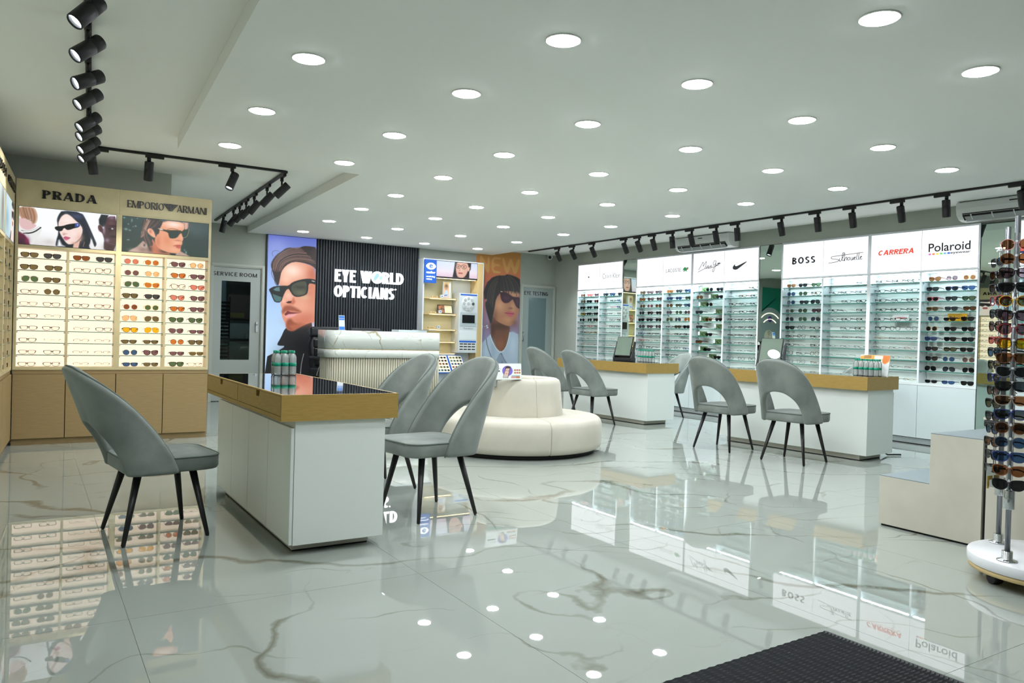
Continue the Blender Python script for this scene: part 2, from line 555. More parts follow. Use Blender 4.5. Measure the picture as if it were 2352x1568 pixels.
def script_text(s, box, plane, d, m, parent, flip=False, loc=None, name='lettering'):
    vs, fs = _FONT[s]
    x0, x1 = min(v.x for v in vs), max(v.x for v in vs)
    y0, y1 = min(v.y for v in vs), max(v.y for v in vs)
    a0, a1, b0, b1 = box
    mb = MB()
    for v in vs:
        t, u = (v.x - x0) / (x1 - x0), (v.y - y0) / (y1 - y0)
        a = a1 - t * (a1 - a0) if flip else a0 + t * (a1 - a0)
        b = b0 + u * (b1 - b0)
        mb.v.append((a, d, b) if plane == 'xz' else (d, a, b))
    mb.f = fs; mb.sm = [False] * len(fs); mb.mi = [0] * len(fs)
    return obj(name, mb.mesh(name), m, parent, loc)
def strokes(lines, box, plane, d0, d1, w, m, parent, flip=False, loc=None, name='lettering'):
    """pen strokes given in a 0..1 box, width w in metres"""
    a0, a1, b0, b1 = box
    mb = MB()
    for ln in lines:
        ww = w
        if isinstance(ln, tuple):
            ln, ww = ln
        pts = [Vector((a0 + x * (a1 - a0), b0 + y * (b1 - b0))) for x, y in ln]
        fine = []
        for i in range(len(pts) - 1):            # Catmull-Rom
            p0, p1, p2, p3 = pts[max(i - 1, 0)], pts[i], pts[i + 1], pts[min(i + 2, len(pts) - 1)]
            for j in range(5):
                t = j / 5
                fine.append(.5 * ((2 * p1) + (-p0 + p2) * t + (2 * p0 - 5 * p1 + 4 * p2 - p3) * t * t + (-p0 + 3 * p1 - 3 * p2 + p3) * t ** 3))
        fine.append(pts[-1])
        for a, b in zip(fine, fine[1:]):
            dv = b - a
            if dv.length < 1e-6:
                continue
            nn = Vector((-dv.y, dv.x)).normalized() * ww / 2
            e = dv.normalized() * ww * .3
            q = [a - nn - e, b - nn + e, b + nn + e, a + nn - e]
            if flip:
                q = [Vector((a0 + a1 - p.x, p.y)) for p in q]
            mb.prism([(p.x, p.y) for p in q], d0, d1, plane)
    return obj(name, mb.mesh(name), m, parent, loc)

# ------------------------------------------------------------------ printed pictures (flat print as coloured mesh)
def soft_poly(U, V, pts, soft):
    x, y = U, V
    n = len(pts)
    ins = np.zeros(x.shape, bool)
    d2 = np.full(x.shape, 1e9)
    for i in range(n):
        ax, ay = pts[i]
        bx, by = pts[(i + 1) % n]
        ex, ey = bx - ax, by - ay
        t = np.clip(((x - ax) * ex + (y - ay) * ey) / (ex * ex + ey * ey + 1e-12), 0, 1)
        d2 = np.minimum(d2, (x - ax - t * ex) ** 2 + (y - ay - t * ey) ** 2)
        if ay != by:
            ins ^= ((ay > y) != (by > y)) & (x < ex * (y - ay) / (by - ay) + ax)
    sd = np.sqrt(d2) * np.where(ins, -1, 1)
    return np.clip(.5 - sd / (2 * soft), 0, 1)
def chaikin(p, closed=True):
    out = []
    n = len(p)
    for i in range(n if closed else n - 1):
        a, b = p[i], p[(i + 1) % n]
        out += [(a[0] * .75 + b[0] * .25, a[1] * .75 + b[1] * .25), (a[0] * .25 + b[0] * .75, a[1] * .25 + b[1] * .75)]
    return out if closed else [p[0]] + out + [p[-1]]
def paint(nx, ny, W, H, ops, img=None):
    u, v = np.meshgrid(np.linspace(0, 1, nx), np.linspace(0, 1, ny))
    X, Y = u * W, v * H
    img = np.zeros((ny, nx, 3)) if img is None else img
    cell = W / nx
    for o in ops:
        if o[0] == 'g':
            st = sorted(o[1])
            for c in range(3):
                img[..., c] = np.interp(v, [q[0] for q in st], [q[1][c] for q in st])
            continue
        colr = np.array(o[1], float) if o[0] != 'h' else None
        if o[0] == 'p':
            pts = [(a * W, b * H) for a, b in o[3]]
            if len(pts) > 7:
                pts = chaikin(pts)
            s = max(o[2], .6) * cell
            x0, x1 = min(p[0] for p in pts) - 2 * s, max(p[0] for p in pts) + 2 * s
            y0, y1 = min(p[1] for p in pts) - 2 * s, max(p[1] for p in pts) + 2 * s
            js = slice(max(0, int(y0 / H * (ny - 1))), max(0, min(ny, int(y1 / H * (ny - 1)) + 2)))
            is_ = slice(max(0, int(x0 / W * (nx - 1))), max(0, min(nx, int(x1 / W * (nx - 1)) + 2)))
            if img[js, is_].size:
                a = soft_poly(X[js, is_], Y[js, is_], pts, s)[..., None]
                img[js, is_] = img[js, is_] * (1 - a) + colr * a
        elif o[0] == 'b':
            _, _, cx, cy, rx, ry, st = o
            a = st * np.exp(-(((u - cx) / max(rx, 1e-3)) ** 2 + ((v - cy) / max(ry, 1e-3)) ** 2) * .9)[..., None]
            img = img * (1 - a) + colr * a
        elif o[0] == 'h':
            rs = random.Random(5)
            _, cols, w, A, B, n_, st = o
            sub = []
            for q in range(n_):
                t = rs.random()
                ja, jb = rs.uniform(-.012, .012), rs.uniform(-.012, .012)
                e0 = rs.uniform(0, .35)
                L_ = [(a[0] * (1 - t) + b[0] * t + ja, a[1] * (1 - t) + b[1] * t + jb * .5) for a, b in zip(A, B)]
                L_[0] = (L_[0][0] * (1 - e0) + L_[1][0] * e0, L_[0][1] * (1 - e0) + L_[1][1] * e0)
                sub.append(('s', rs.choice(cols), w * rs.uniform(.6, 1.5), L_, st * rs.uniform(.5, 1)))
            img = paint(nx, ny, W, H, sub, img)
        elif o[0] == 's':
            _, _, w, pts, st = o
            pts = chaikin([(a * W, b * H) for a, b in pts], False)
            d2 = np.full(X.shape, 1e9)
            for (ax, ay), (bx, by) in zip(pts, pts[1:]):
                ex, ey = bx - ax, by - ay
                t = np.clip(((X - ax) * ex + (Y - ay) * ey) / (ex * ex + ey * ey + 1e-12), 0, 1)
                d2 = np.minimum(d2, (X - ax - t * ex) ** 2 + (Y - ay - t * ey) ** 2)
            a = (st * np.clip((w * W * .5 - np.sqrt(d2)) / cell + .5, 0, 1))[..., None]
            img = img * (1 - a) + colr * a
    return img
def print_material(name, strength, rough=0.4):
    if name in MATS:
        return MATS[name]
    m = mat(name, (255, 255, 255), rough)
    nt = m.node_tree
    a = N(nt, 'ShaderNodeAttribute')
    a.attribute_name = 'ink'
    b = nt.nodes['Principled BSDF']
    nt.links.new(a.outputs['Color'], b.inputs['Base Color'])
    if strength:
        nt.links.new(a.outputs['Color'], b.inputs['Emission Color'])
        b.inputs['Emission Strength'].default_value = strength
        b.inputs['Base Color'].default_value = (0, 0, 0, 1)
        nt.links.remove(b.inputs['Base Color'].links[0])
        m.cycles.emission_sampling = 'NONE'
    return m
def printed(name, nx, ny, W, H, ops, strength, parent, loc, rotz=0.0, rough=0.4, tilt=0.0):
    """picture in the local x-z plane, facing -y, lower left corner at loc"""
    img = np.clip(paint(nx, ny, W, H, ops), 0, 255) / 255
    img = np.where(img <= .04045, img / 12.92, ((img + .055) / 1.055) ** 2.4)
    xs, zs = np.meshgrid(np.linspace(0, W, nx), np.linspace(0, H, ny))
    co = np.stack([xs, np.zeros_like(xs), zs], -1).reshape(-1, 3)
    i, j = np.meshgrid(np.arange(nx - 1), np.arange(ny - 1))
    a = (j * nx + i).ravel()
    quads = np.stack([a, a + 1, a + nx + 1, a + nx], -1).astype(np.int32)
    me = bpy.data.meshes.new(name)
    me.vertices.add(nx * ny)
    me.vertices.foreach_set('co', co.ravel())
    nq = len(quads)
    me.loops.add(nq * 4)
    me.loops.foreach_set('vertex_index', quads.ravel())
    me.polygons.add(nq)
    me.polygons.foreach_set('loop_start', np.arange(0, nq * 4, 4, dtype=np.int32))
    me.update(calc_edges=True)
    at = me.color_attributes.new('ink', 'FLOAT_COLOR', 'POINT')
    at.data.foreach_set('color', np.concatenate([img.reshape(-1, 3), np.ones((nx * ny, 1))], 1).ravel().astype(np.float32))
    o = obj(name, me, print_material('print_%.2f_%.2f' % (strength, rough), strength, rough), parent, loc, (tilt, 0, rotz))
    return o
POSTER = {
'man': (150,460,[
('g',[(1.011,(92,104,190)),(0.917,(112,132,205)),(0.747,(150,180,235)),(0.52,(176,208,246)),(0.234,(196,226,252))]),
('p',(24,26,28),1,[(-0.029,0.242),(0.247,0.285),(0.416,0.319),(0.253,0.319),(0.232,0.33),(0.3,0.365),(0.388,0.43),(0.46,0.428),(0.688,0.453),(1.016,0.491),(1.089,-0.347),(0.001,-0.329)]),
('p',(222,150,122),1.2,[(0.24,0.692),(0.255,0.743),(0.27,0.778),(0.352,0.819),(0.519,0.848),(0.712,0.847),(1.007,0.816),(1.037,0.477),(0.881,0.464),(0.708,0.442),(0.538,0.411),(0.438,0.419),(0.399,0.439),(0.385,0.462),(0.348,0.481),(0.312,0.506),(0.316,0.526),(0.322,0.546),(0.289,0.563),(0.282,0.586),(0.304,0.606),(0.338,0.637),(0.368,0.666)]),
('b',(255,226,208),0.505,0.788,0.211,0.045,0.9),
('b',(250,205,180),0.378,0.734,0.112,0.034,0.7),
('b',(205,120,92),0.94,0.687,0.118,0.115,0.6),
('b',(185,98,72),0.932,0.774,0.098,0.046,0.7),
('b',(250,205,185),0.442,0.633,0.096,0.028,0.7),
('b',(236,170,145),0.697,0.563,0.176,0.052,0.6),
('b',(200,110,85),0.838,0.501,0.217,0.035,0.6),
('b',(190,100,75),0.705,0.471,0.273,0.029,0.5),
('b',(250,200,180),0.342,0.598,0.047,0.014,0.6),
('b',(214,190,150),0.77,0.627,0.116,0.015,0.5),
('p',(196,110,82),3,[(0.548,0.623),(0.589,0.595),(0.542,0.578),(0.448,0.582),(0.503,0.597)]),
('p',(62,24,18),1,[(0.393,0.589),(0.447,0.598),(0.512,0.599),(0.495,0.587),(0.432,0.584)]),
('p',(158,84,60),4,[(0.304,0.529),(0.336,0.555),(0.392,0.571),(0.525,0.57),(0.719,0.539),(0.7,0.528),(0.527,0.538),(0.395,0.535),(0.34,0.515)]),
('p',(120,44,46),1.2,[(0.367,0.516),(0.432,0.538),(0.486,0.531),(0.681,0.527),(0.51,0.515),(0.393,0.505)]),
('p',(232,160,160),1.5,[(0.374,0.504),(0.453,0.517),(0.644,0.523),(0.568,0.505),(0.455,0.494),(0.395,0.494)]),
('p',(150,78,54),4,[(0.427,0.482),(0.512,0.49),(0.552,0.469),(0.649,0.459),(0.708,0.442),(0.538,0.409),(0.438,0.418),(0.399,0.445)]),
('p',(176,98,70),5,[(0.459,0.446),(0.705,0.465),(0.804,0.457),(0.556,0.415)]),
('p',(44,32,31),1.2,[(0.208,0.69),(0.153,0.719),(0.097,0.78),(0.063,0.811),(0.085,0.84),(0.168,0.88),(0.288,0.907),(0.362,0.926),(0.474,0.933),(0.599,0.926),(0.684,0.944),(0.8,0.951),(1.036,0.947),(1.048,0.793),(0.927,0.83),(0.712,0.845),(0.521,0.846),(0.37,0.819),(0.279,0.778),(0.26,0.743),(0.234,0.695)]),
('h',[(112,82,72),(70,50,46),(140,106,94),(30,22,22),(46,34,32)],0.01,[(0.108,0.78),(0.126,0.837),(0.27,0.888),(0.475,0.924),(0.666,0.932)],[(0.271,0.775),(0.341,0.825),(0.5,0.852),(0.711,0.857),(1.004,0.845)],90,0.95),
('s',(40,30,30),0.007,[(0.104,0.87),(0.079,0.892),(0.138,0.907),(0.232,0.904)],0.7),
('s',(40,30,30),0.01,[(0.089,0.785),(0.081,0.757),(0.155,0.716)],0.8),
('s',(40,30,30),0.01,[(0.152,0.741),(0.151,0.708),(0.197,0.692)],0.9),
('p',(20,22,22),1,[(0.038,0.661),(0.056,0.67),(0.156,0.687),(0.344,0.693),(0.438,0.693),(0.512,0.717),(0.682,0.737),(0.856,0.747),(1.033,0.741),(1.036,0.709),(0.937,0.716),(0.851,0.716),(0.848,0.662),(0.807,0.641),(0.634,0.625),(0.538,0.632),(0.475,0.659),(0.442,0.676),(0.388,0.667),(0.333,0.63),(0.292,0.587),(0.168,0.586),(0.126,0.605),(0.082,0.638)]),
('p',(84,122,126),1,[(0.122,0.664),(0.185,0.679),(0.251,0.683),(0.262,0.656),(0.178,0.657)]),
('p',(72,108,110),1,[(0.108,0.639),(0.284,0.622),(0.304,0.62),(0.281,0.594),(0.184,0.592),(0.145,0.607)]),
('p',(70,72,56),1.2,[(0.477,0.684),(0.536,0.708),(0.684,0.726),(0.784,0.728),(0.816,0.714),(0.819,0.674),(0.784,0.645),(0.625,0.63),(0.533,0.645)]),
('b',(40,42,34),0.686,0.689,0.117,0.009,0.8),
('b',(110,112,84),0.69,0.654,0.115,0.014,0.6),
('s',(220,220,220),0.013,[(0.927,0.733),(0.979,0.73)],1),
('s',(150,150,150),0.017,[(0.79,0.27),(0.747,0.212),(0.733,0.154)],0.9),
('s',(190,190,195),0.015,[(0.733,0.154),(0.729,0.097)],0.8),
('b',(44,46,48),0.477,0.234,0.307,0.091,0.5),
]),
'woman': (130,430,[
('g',[(0.987,(196,138,66)),(0.885,(206,136,72)),(0.814,(208,114,80)),(0.695,(190,108,98)),(0.559,(158,120,140)),(0.397,(140,128,160)),(0.261,(150,150,170))]),
('p',(216,160,92),1,[(0.072,0.957),(0.132,0.956),(0.249,0.889),(0.246,0.953),(0.294,0.953),(0.297,0.845),(0.236,0.845),(0.145,0.903),(0.147,0.846),(0.091,0.848)]),
('p',(216,160,92),1,[(0.337,0.957),(0.546,0.956),(0.545,0.941),(0.39,0.942),(0.391,0.909),(0.523,0.909),(0.525,0.893),(0.391,0.893),(0.392,0.861),(0.542,0.86),(0.539,0.844),(0.342,0.844)]),
('p',(216,160,92),1,[(0.558,0.955),(0.625,0.955),(0.684,0.879),(0.739,0.952),(0.802,0.952),(0.863,0.881),(0.914,0.951),(0.982,0.958),(0.984,0.925),(0.91,0.849),(0.838,0.85),(0.777,0.909),(0.722,0.85),(0.652,0.851)]),
('p',(118,76,56),1.2,[(0.358,0.471),(0.385,0.552),(0.506,0.516),(0.756,0.486),(0.797,0.465),(0.764,0.393),(0.708,0.322),(0.596,0.296),(0.48,0.328),(0.383,0.39)]),
('b',(70,42,34),0.562,0.479,0.229,0.027,0.8),
('b',(66,40,34),0.409,0.444,0.052,0.064,0.7),
('b',(150,96,66),0.591,0.348,0.088,0.038,0.7),
('p',(176,120,88),1.2,[(0.4,0.639),(0.475,0.673),(0.568,0.707),(0.876,0.733),(0.986,0.704),(0.996,0.6),(0.957,0.56),(0.914,0.521),(0.844,0.49),(0.774,0.48),(0.667,0.487),(0.49,0.511),(0.421,0.542),(0.389,0.585)]),
('b',(216,160,122),0.549,0.62,0.123,0.043,0.8),
('b',(206,148,112),0.752,0.525,0.125,0.022,0.7),
('b',(120,76,58),0.451,0.548,0.053,0.043,0.6),
('b',(214,160,120),0.851,0.614,0.054,0.033,0.7),
('b',(220,166,126),0.878,0.713,0.09,0.022,0.8),
('b',(110,66,50),0.798,0.607,0.046,0.007,0.7),
('b',(120,74,56),0.896,0.504,0.073,0.027,0.6),
('p',(196,92,104),1.2,[(0.666,0.572),(0.746,0.586),(0.8,0.583),(0.876,0.578),(0.877,0.561),(0.814,0.546),(0.743,0.554)]),
('s',(110,36,46),0.011,[(0.674,0.572),(0.765,0.57),(0.872,0.569)],1),
('p',(182,122,96),1.2,[(0.258,0.642),(0.303,0.659),(0.364,0.644),(0.395,0.596),(0.371,0.578),(0.318,0.589)]),
('b',(110,66,54),0.333,0.617,0.024,0.022,0.7),
('p',(42,36,35),1.5,[(0.195,0.684),(0.183,0.711),(0.239,0.768),(0.35,0.809),(0.479,0.83),(0.627,0.83),(0.705,0.844),(0.867,0.834),(0.985,0.818),(1.005,0.793),(1.004,0.705),(0.948,0.726),(0.877,0.724),(0.734,0.727),(0.566,0.718),(0.461,0.673),(0.432,0.607),(0.4,0.542),(0.362,0.485),(0.316,0.519),(0.244,0.588),(0.219,0.636),(0.269,0.653),(0.254,0.669),(0.204,0.657)]),
('h',[(84,72,66),(64,55,52),(96,84,76),(30,26,26)],0.008,[(0.531,0.828),(0.351,0.8),(0.243,0.75),(0.202,0.679)],[(0.482,0.793),(0.434,0.748),(0.403,0.693),(0.386,0.607)],46,0.8),
('h',[(84,72,66),(60,52,50),(96,84,76),(30,26,26)],0.008,[(0.531,0.826),(0.482,0.787),(0.469,0.738),(0.49,0.7)],[(0.723,0.839),(0.868,0.812),(0.971,0.77),(0.995,0.716)],56,0.8),
('s',(40,34,34),0.01,[(0.309,0.789),(0.241,0.776),(0.252,0.755)],0.8),
('s',(40,34,34),0.011,[(0.41,0.818),(0.333,0.806),(0.318,0.783)],0.8),
('s',(40,34,34),0.011,[(0.877,0.724),(0.923,0.709),(0.916,0.695)],0.9),
('s',(40,34,34),0.011,[(0.985,0.815),(0.943,0.792),(0.971,0.776)],0.8),
('p',(52,24,34),1,[(0.541,0.72),(0.611,0.719),(0.699,0.715),(0.789,0.698),(0.844,0.687),(1.024,0.687),(1.031,0.606),(0.959,0.609),(0.912,0.626),(0.869,0.653),(0.837,0.671),(0.808,0.664),(0.742,0.643),(0.653,0.639),(0.59,0.654),(0.562,0.68)]),
('b',(84,40,56),0.685,0.677,0.079,0.019,0.9),
('b',(80,38,54),0.946,0.654,0.045,0.025,0.9),
('s',(230,200,160),0.013,[(0.561,0.72),(0.597,0.719)],1),
('s',(150,50,50),0.009,[(0.585,0.659),(0.653,0.641),(0.742,0.644)],0.8),
('p',(172,188,204),1.2,[(0.109,0.34),(0.258,0.384),(0.35,0.42),(0.383,0.39),(0.48,0.328),(0.596,0.295),(0.708,0.322),(0.764,0.393),(0.795,0.451),(1.049,0.418),(1.124,-0.405),(0.173,-0.385)]),
('b',(198,212,226),0.876,0.344,0.089,0.077,0.7),
('b',(150,164,182),0.421,0.315,0.051,0.065,0.6),
('b',(196,210,224),0.232,0.298,0.103,0.065,0.5),
('s',(70,78,88),0.015,[(0.267,0.387),(0.297,0.335),(0.382,0.266),(0.484,0.217)],0.9),
('s',(214,226,236),0.014,[(0.35,0.417),(0.398,0.374),(0.489,0.323),(0.597,0.291),(0.699,0.319),(0.765,0.382),(0.792,0.437)],0.9),
('p',(60,68,78),1.5,[(0.594,0.287),(0.617,0.291),(0.679,0.25),(0.748,0.217),(0.717,0.223),(0.644,0.25)]),
('s',(90,100,112),0.011,[(0.579,0.283),(0.489,0.223)],0.9),
('p',(140,154,172),2,[(0.581,0.277),(0.624,0.283),(0.726,0.218),(0.712,0.174),(0.502,0.174),(0.49,0.217)]),
('b',(110,120,136),0.634,0.227,0.021,0.007,0.9),
]),
'trio': (250,112,[
('g',[(1.018,(243,248,249)),(0.419,(240,242,243)),(-0.06,(206,200,198))]),
('b',(246,248,250),0.635,0.419,0.437,0.62,0.8),
('b',(196,190,186),0.302,0.105,0.055,0.075,0.6),
('p',(226,228,226),2,[(-0.007,0.494),(0.03,0.407),(0.097,0.374),(0.217,0.485),(0.226,0.404),(0.141,0.0),(-0.001,-0.018)]),
('p',(218,182,182),2,[(0.001,0.722),(0.081,0.659),(0.139,0.575),(0.18,0.512),(0.127,0.404),(0.083,0.371),(0.03,0.407),(0.003,0.497)]),
('p',(176,134,108),2,[(-0.004,0.997),(0.137,0.997),(0.164,0.919),(0.18,0.766),(0.171,0.632),(0.158,0.569),(0.131,0.551),(0.12,0.632),(0.125,0.692),(0.085,0.647),(0.054,0.689),(0.028,0.671),(-0.001,0.757)]),
('h',[(216,182,152),(142,100,78),(120,86,70),(190,150,122),(92,66,56)],0.004,[(-0.001,0.979),(0.004,0.877),(0.022,0.763),(0.054,0.695)],[(0.141,0.979),(0.164,0.859),(0.175,0.704),(0.158,0.575)],40,0.7),
('s',(40,38,40),0.006,[(0.026,0.359),(0.084,0.299),(0.146,0.35),(0.213,0.485)],0.9),
('s',(36,36,40),0.01,[(0.045,0.284),(0.097,0.287),(0.155,0.338),(0.217,0.473)],1),
('s',(250,250,248),0.008,[(0.03,0.335),(0.088,0.323),(0.146,0.368),(0.198,0.47)],0.9),
('s',(120,118,116),0.003,[(0.03,0.359),(0.088,0.347),(0.146,0.395),(0.198,0.5)],0.8),
('p',(104,34,62),2,[(-0.009,0.338),(0.058,0.246),(0.095,0.123),(0.113,-0.03),(-0.007,-0.03)]),
('b',(52,40,46),0.024,0.048,0.057,0.144,0.8),
('b',(150,50,96),0.085,0.108,0.023,0.084,0.6),
('p',(34,40,48),1.5,[(0.427,0.991),(0.629,0.988),(0.679,0.775),(0.729,0.515),(0.781,0.225),(0.795,0.141),(0.777,0.051),(0.762,0.123),(0.731,0.365),(0.728,0.189),(0.71,0.063),(0.744,-0.03),(0.488,-0.03),(0.367,-0.018),(0.372,0.144),(0.396,0.368),(0.381,0.632),(0.375,0.728),(0.392,0.865)]),
('h',[(60,68,86),(26,30,38),(84,94,132),(44,52,62)],0.004,[(0.478,0.985),(0.549,0.892),(0.623,0.665),(0.664,0.425)],[(0.624,0.979),(0.679,0.751),(0.725,0.476),(0.775,0.201)],30,0.6),
('b',(86,98,150),0.583,0.865,0.057,0.063,0.5),
('b',(60,72,96),0.465,0.946,0.028,0.036,0.6),
('b',(24,30,30),0.678,0.305,0.038,0.2,0.6),
('p',(238,240,242),3,[(0.396,0.171),(0.407,0.186),(0.431,0.057),(0.464,0.015),(0.385,0.0)]),
('s',(34,40,48),0.007,[(0.403,0.344),(0.417,0.177),(0.455,0.048)],1),
('p',(240,216,208),1.5,[(0.47,0.913),(0.512,0.871),(0.576,0.728),(0.608,0.674),(0.645,0.545),(0.64,0.395),(0.607,0.228),(0.552,0.105),(0.51,0.069),(0.477,0.108),(0.444,0.219),(0.418,0.317),(0.401,0.416),(0.388,0.611),(0.402,0.734),(0.428,0.85)]),
('b',(250,232,226),0.481,0.731,0.051,0.111,0.7),
('b',(224,176,160),0.607,0.29,0.043,0.113,0.7),
('b',(246,226,220),0.555,0.377,0.038,0.087,0.6),
('b',(206,150,130),0.557,0.12,0.028,0.039,0.7),
('p',(222,180,162),2,[(0.552,0.099),(0.627,0.243),(0.606,-0.015),(0.539,-0.009)]),
('p',(34,38,40),2,[(0.488,0.063),(0.548,0.087),(0.544,-0.021),(0.488,-0.03)]),
('s',(34,40,48),0.006,[(0.623,0.195),(0.61,0.066),(0.606,-0.021)],1),
('s',(200,150,130),0.006,[(0.665,0.177),(0.652,0.051)],0.7),
('p',(216,168,158),2,[(0.434,0.368),(0.447,0.389),(0.489,0.365),(0.452,0.323)]),
('b',(120,70,70),0.447,0.332,0.008,0.009,0.7),
('p',(206,110,136),1.2,[(0.444,0.254),(0.464,0.299),(0.48,0.293),(0.52,0.263),(0.499,0.207),(0.474,0.177),(0.453,0.207)]),
('s',(90,30,50),0.005,[(0.451,0.249),(0.476,0.249),(0.515,0.26)],0.9),
('s',(214,190,176),0.004,[(0.403,0.638),(0.444,0.659),(0.491,0.683)],0.5),
('p',(26,28,27),1,[(0.352,0.503),(0.369,0.542),(0.436,0.566),(0.491,0.629),(0.557,0.665),(0.603,0.686),(0.615,0.614),(0.595,0.56),(0.553,0.533),(0.511,0.479),(0.478,0.467),(0.456,0.521),(0.442,0.497),(0.432,0.434),(0.401,0.413),(0.368,0.443)]),
('p',(52,74,146),1,[(0.562,0.662),(0.599,0.683),(0.615,0.614),(0.591,0.563),(0.56,0.572)]),
('b',(190,205,235),0.589,0.632,0.008,0.024,0.9),
('p',(78,54,56),1.5,[(0.87,0.545),(0.87,0.722),(0.895,0.94),(1.018,0.97),(1.008,-0.033),(0.873,-0.021),(0.87,0.18),(0.876,0.281),(0.855,0.44),(0.844,0.476),(0.816,0.521),(0.803,0.605),(0.809,0.683),(0.838,0.689)]),
('p',(40,44,46),1.5,[(0.836,0.982),(0.915,0.979),(0.896,0.853),(0.878,0.674),(0.859,0.632),(0.815,0.71),(0.811,0.832)]),
('b',(146,116,150),0.95,0.916,0.029,0.051,0.7),
('b',(170,150,176),0.87,0.545,0.014,0.114,0.7),
('b',(122,62,58),0.82,0.596,0.01,0.075,0.6),
('b',(112,78,84),0.941,0.763,0.03,0.077,0.5),
('b',(30,22,24),0.966,0.686,0.041,0.018,0.8),
('b',(24,18,20),0.953,0.599,0.029,0.033,0.9),
('b',(250,250,250),0.958,0.608,0.012,0.021,1),
('b',(176,160,184),0.907,0.275,0.023,0.05,0.6),
('b',(40,26,28),0.938,0.56,0.02,0.075,0.4),
('b',(60,34,30),0.937,0.081,0.055,0.087,0.7),
('b',(24,18,18),0.974,0.392,0.035,0.039,0.6),
('s',(120,90,100),0.008,[(0.876,0.281),(0.921,0.192),(0.991,0.168)],0.5),
]),
'profile': (220,104,[
('g',[(1.003,(62,78,76)),(0.511,(46,62,58)),(-0.169,(40,60,50))]),
('b',(74,92,92),0.851,0.795,0.123,0.179,0.6),
('b',(132,168,158),0.016,0.955,0.012,0.024,0.8),
('b',(132,168,158),0.102,0.897,0.008,0.045,0.8),
('b',(132,168,158),0.039,0.634,0.019,0.03,0.8),
('b',(132,168,158),0.082,0.61,0.012,0.021,0.8),
('b',(132,168,158),0.145,0.743,0.011,0.021,0.8),
('b',(132,168,158),0.067,0.338,0.014,0.018,0.8),
('b',(132,168,158),0.065,0.782,0.008,0.018,0.8),
('b',(132,168,158),0.164,0.97,0.008,0.012,0.8),
('b',(132,168,158),0.214,0.574,0.006,0.024,0.8),
('b',(132,168,158),0.735,0.094,0.01,0.049,0.8),
('b',(132,168,158),0.715,0.166,0.005,0.027,0.8),
('b',(132,168,158),0.118,0.719,0.006,0.012,0.8),
('p',(176,146,132),1.5,[(0.05,-0.021),(0.167,0.166),(0.23,0.338),(0.266,0.323),(0.286,0.19),(0.353,-0.006),(0.169,-0.039)]),
('b',(206,184,172),0.132,0.057,0.053,0.045,0.6),
('b',(120,92,84),0.233,0.088,0.04,0.058,0.5),
('p',(180,150,136),1.5,[(0.599,0.063),(0.667,0.127),(0.805,-0.03),(0.601,-0.054)]),
('p',(38,44,40),2,[(0.542,0.042),(0.614,0.06),(0.614,-0.015),(0.543,-0.006)]),
('p',(196,118,88),2,[(0.34,0.417),(0.398,0.233),(0.542,0.051),(0.547,-0.006),(0.344,-0.006),(0.305,0.169)]),
('b',(52,46,40),0.485,0.088,0.062,0.058,0.8),
('b',(60,50,44),0.315,0.127,0.028,0.094,0.7),
('p',(226,156,120),1.2,[(0.452,0.973),(0.702,0.979),(0.711,0.834),(0.699,0.737),(0.68,0.686),(0.7,0.505),(0.694,0.45),(0.683,0.405),(0.69,0.372),(0.679,0.305),(0.668,0.251),(0.671,0.181),(0.664,0.097),(0.629,0.054),(0.542,0.051),(0.446,0.115),(0.379,0.23),(0.363,0.435),(0.395,0.556),(0.417,0.734)]),
('b',(252,226,214),0.582,0.888,0.106,0.093,0.9),
('b',(216,130,92),0.505,0.417,0.043,0.127,0.6),
('b',(240,180,150),0.625,0.36,0.044,0.07,0.7),
('b',(236,176,144),0.598,0.157,0.054,0.06,0.7),
('b',(196,112,80),0.402,0.35,0.028,0.172,0.6),
('b',(236,176,148),0.672,0.544,0.016,0.07,0.7),
('b',(170,86,64),0.634,0.432,0.034,0.018,0.6),
('p',(58,54,52),1.5,[(0.242,0.988),(0.457,0.985),(0.44,0.831),(0.417,0.734),(0.414,0.583),(0.388,0.562),(0.366,0.665),(0.337,0.74),(0.273,0.692),(0.265,0.529),(0.304,0.378),(0.345,0.338),(0.343,0.199),(0.277,0.269),(0.234,0.363),(0.21,0.426),(0.235,0.728),(0.211,0.758)]),
('p',(232,168,138),1.5,[(0.274,0.668),(0.296,0.716),(0.323,0.719),(0.352,0.65),(0.374,0.517),(0.371,0.453),(0.344,0.465),(0.312,0.517),(0.282,0.589)]),
('b',(176,96,72),0.315,0.631,0.014,0.057,0.6),
('h',[(214,168,148),(150,112,98),(92,74,68),(62,54,52),(232,192,172)],0.004,[(0.246,0.979),(0.23,0.773),(0.218,0.586),(0.203,0.42)],[(0.344,0.976),(0.298,0.813),(0.267,0.644),(0.251,0.502)],30,0.75),
('h',[(214,168,148),(150,112,98),(92,74,68),(62,54,52)],0.002,[(0.335,0.976),(0.298,0.867),(0.281,0.785),(0.273,0.701)],[(0.442,0.973),(0.415,0.861),(0.374,0.782),(0.337,0.74)],26,0.7),
('h',[(206,160,142),(140,104,92),(84,68,62),(60,52,50)],0.004,[(0.226,0.68),(0.227,0.52),(0.243,0.366),(0.258,0.263)],[(0.27,0.668),(0.269,0.508),(0.304,0.378),(0.337,0.233)],26,0.75),
('p',(206,160,144),2,[(0.687,0.976),(0.754,0.979),(0.751,0.843),(0.728,0.698),(0.708,0.822)]),
('s',(240,206,190),0.004,[(0.731,0.967),(0.723,0.813),(0.728,0.698)],0.8),
('s',(150,104,92),0.005,[(0.702,0.961),(0.711,0.822)],0.8),
('s',(110,66,50),0.006,[(0.507,0.731),(0.559,0.773),(0.632,0.746)],0.8),
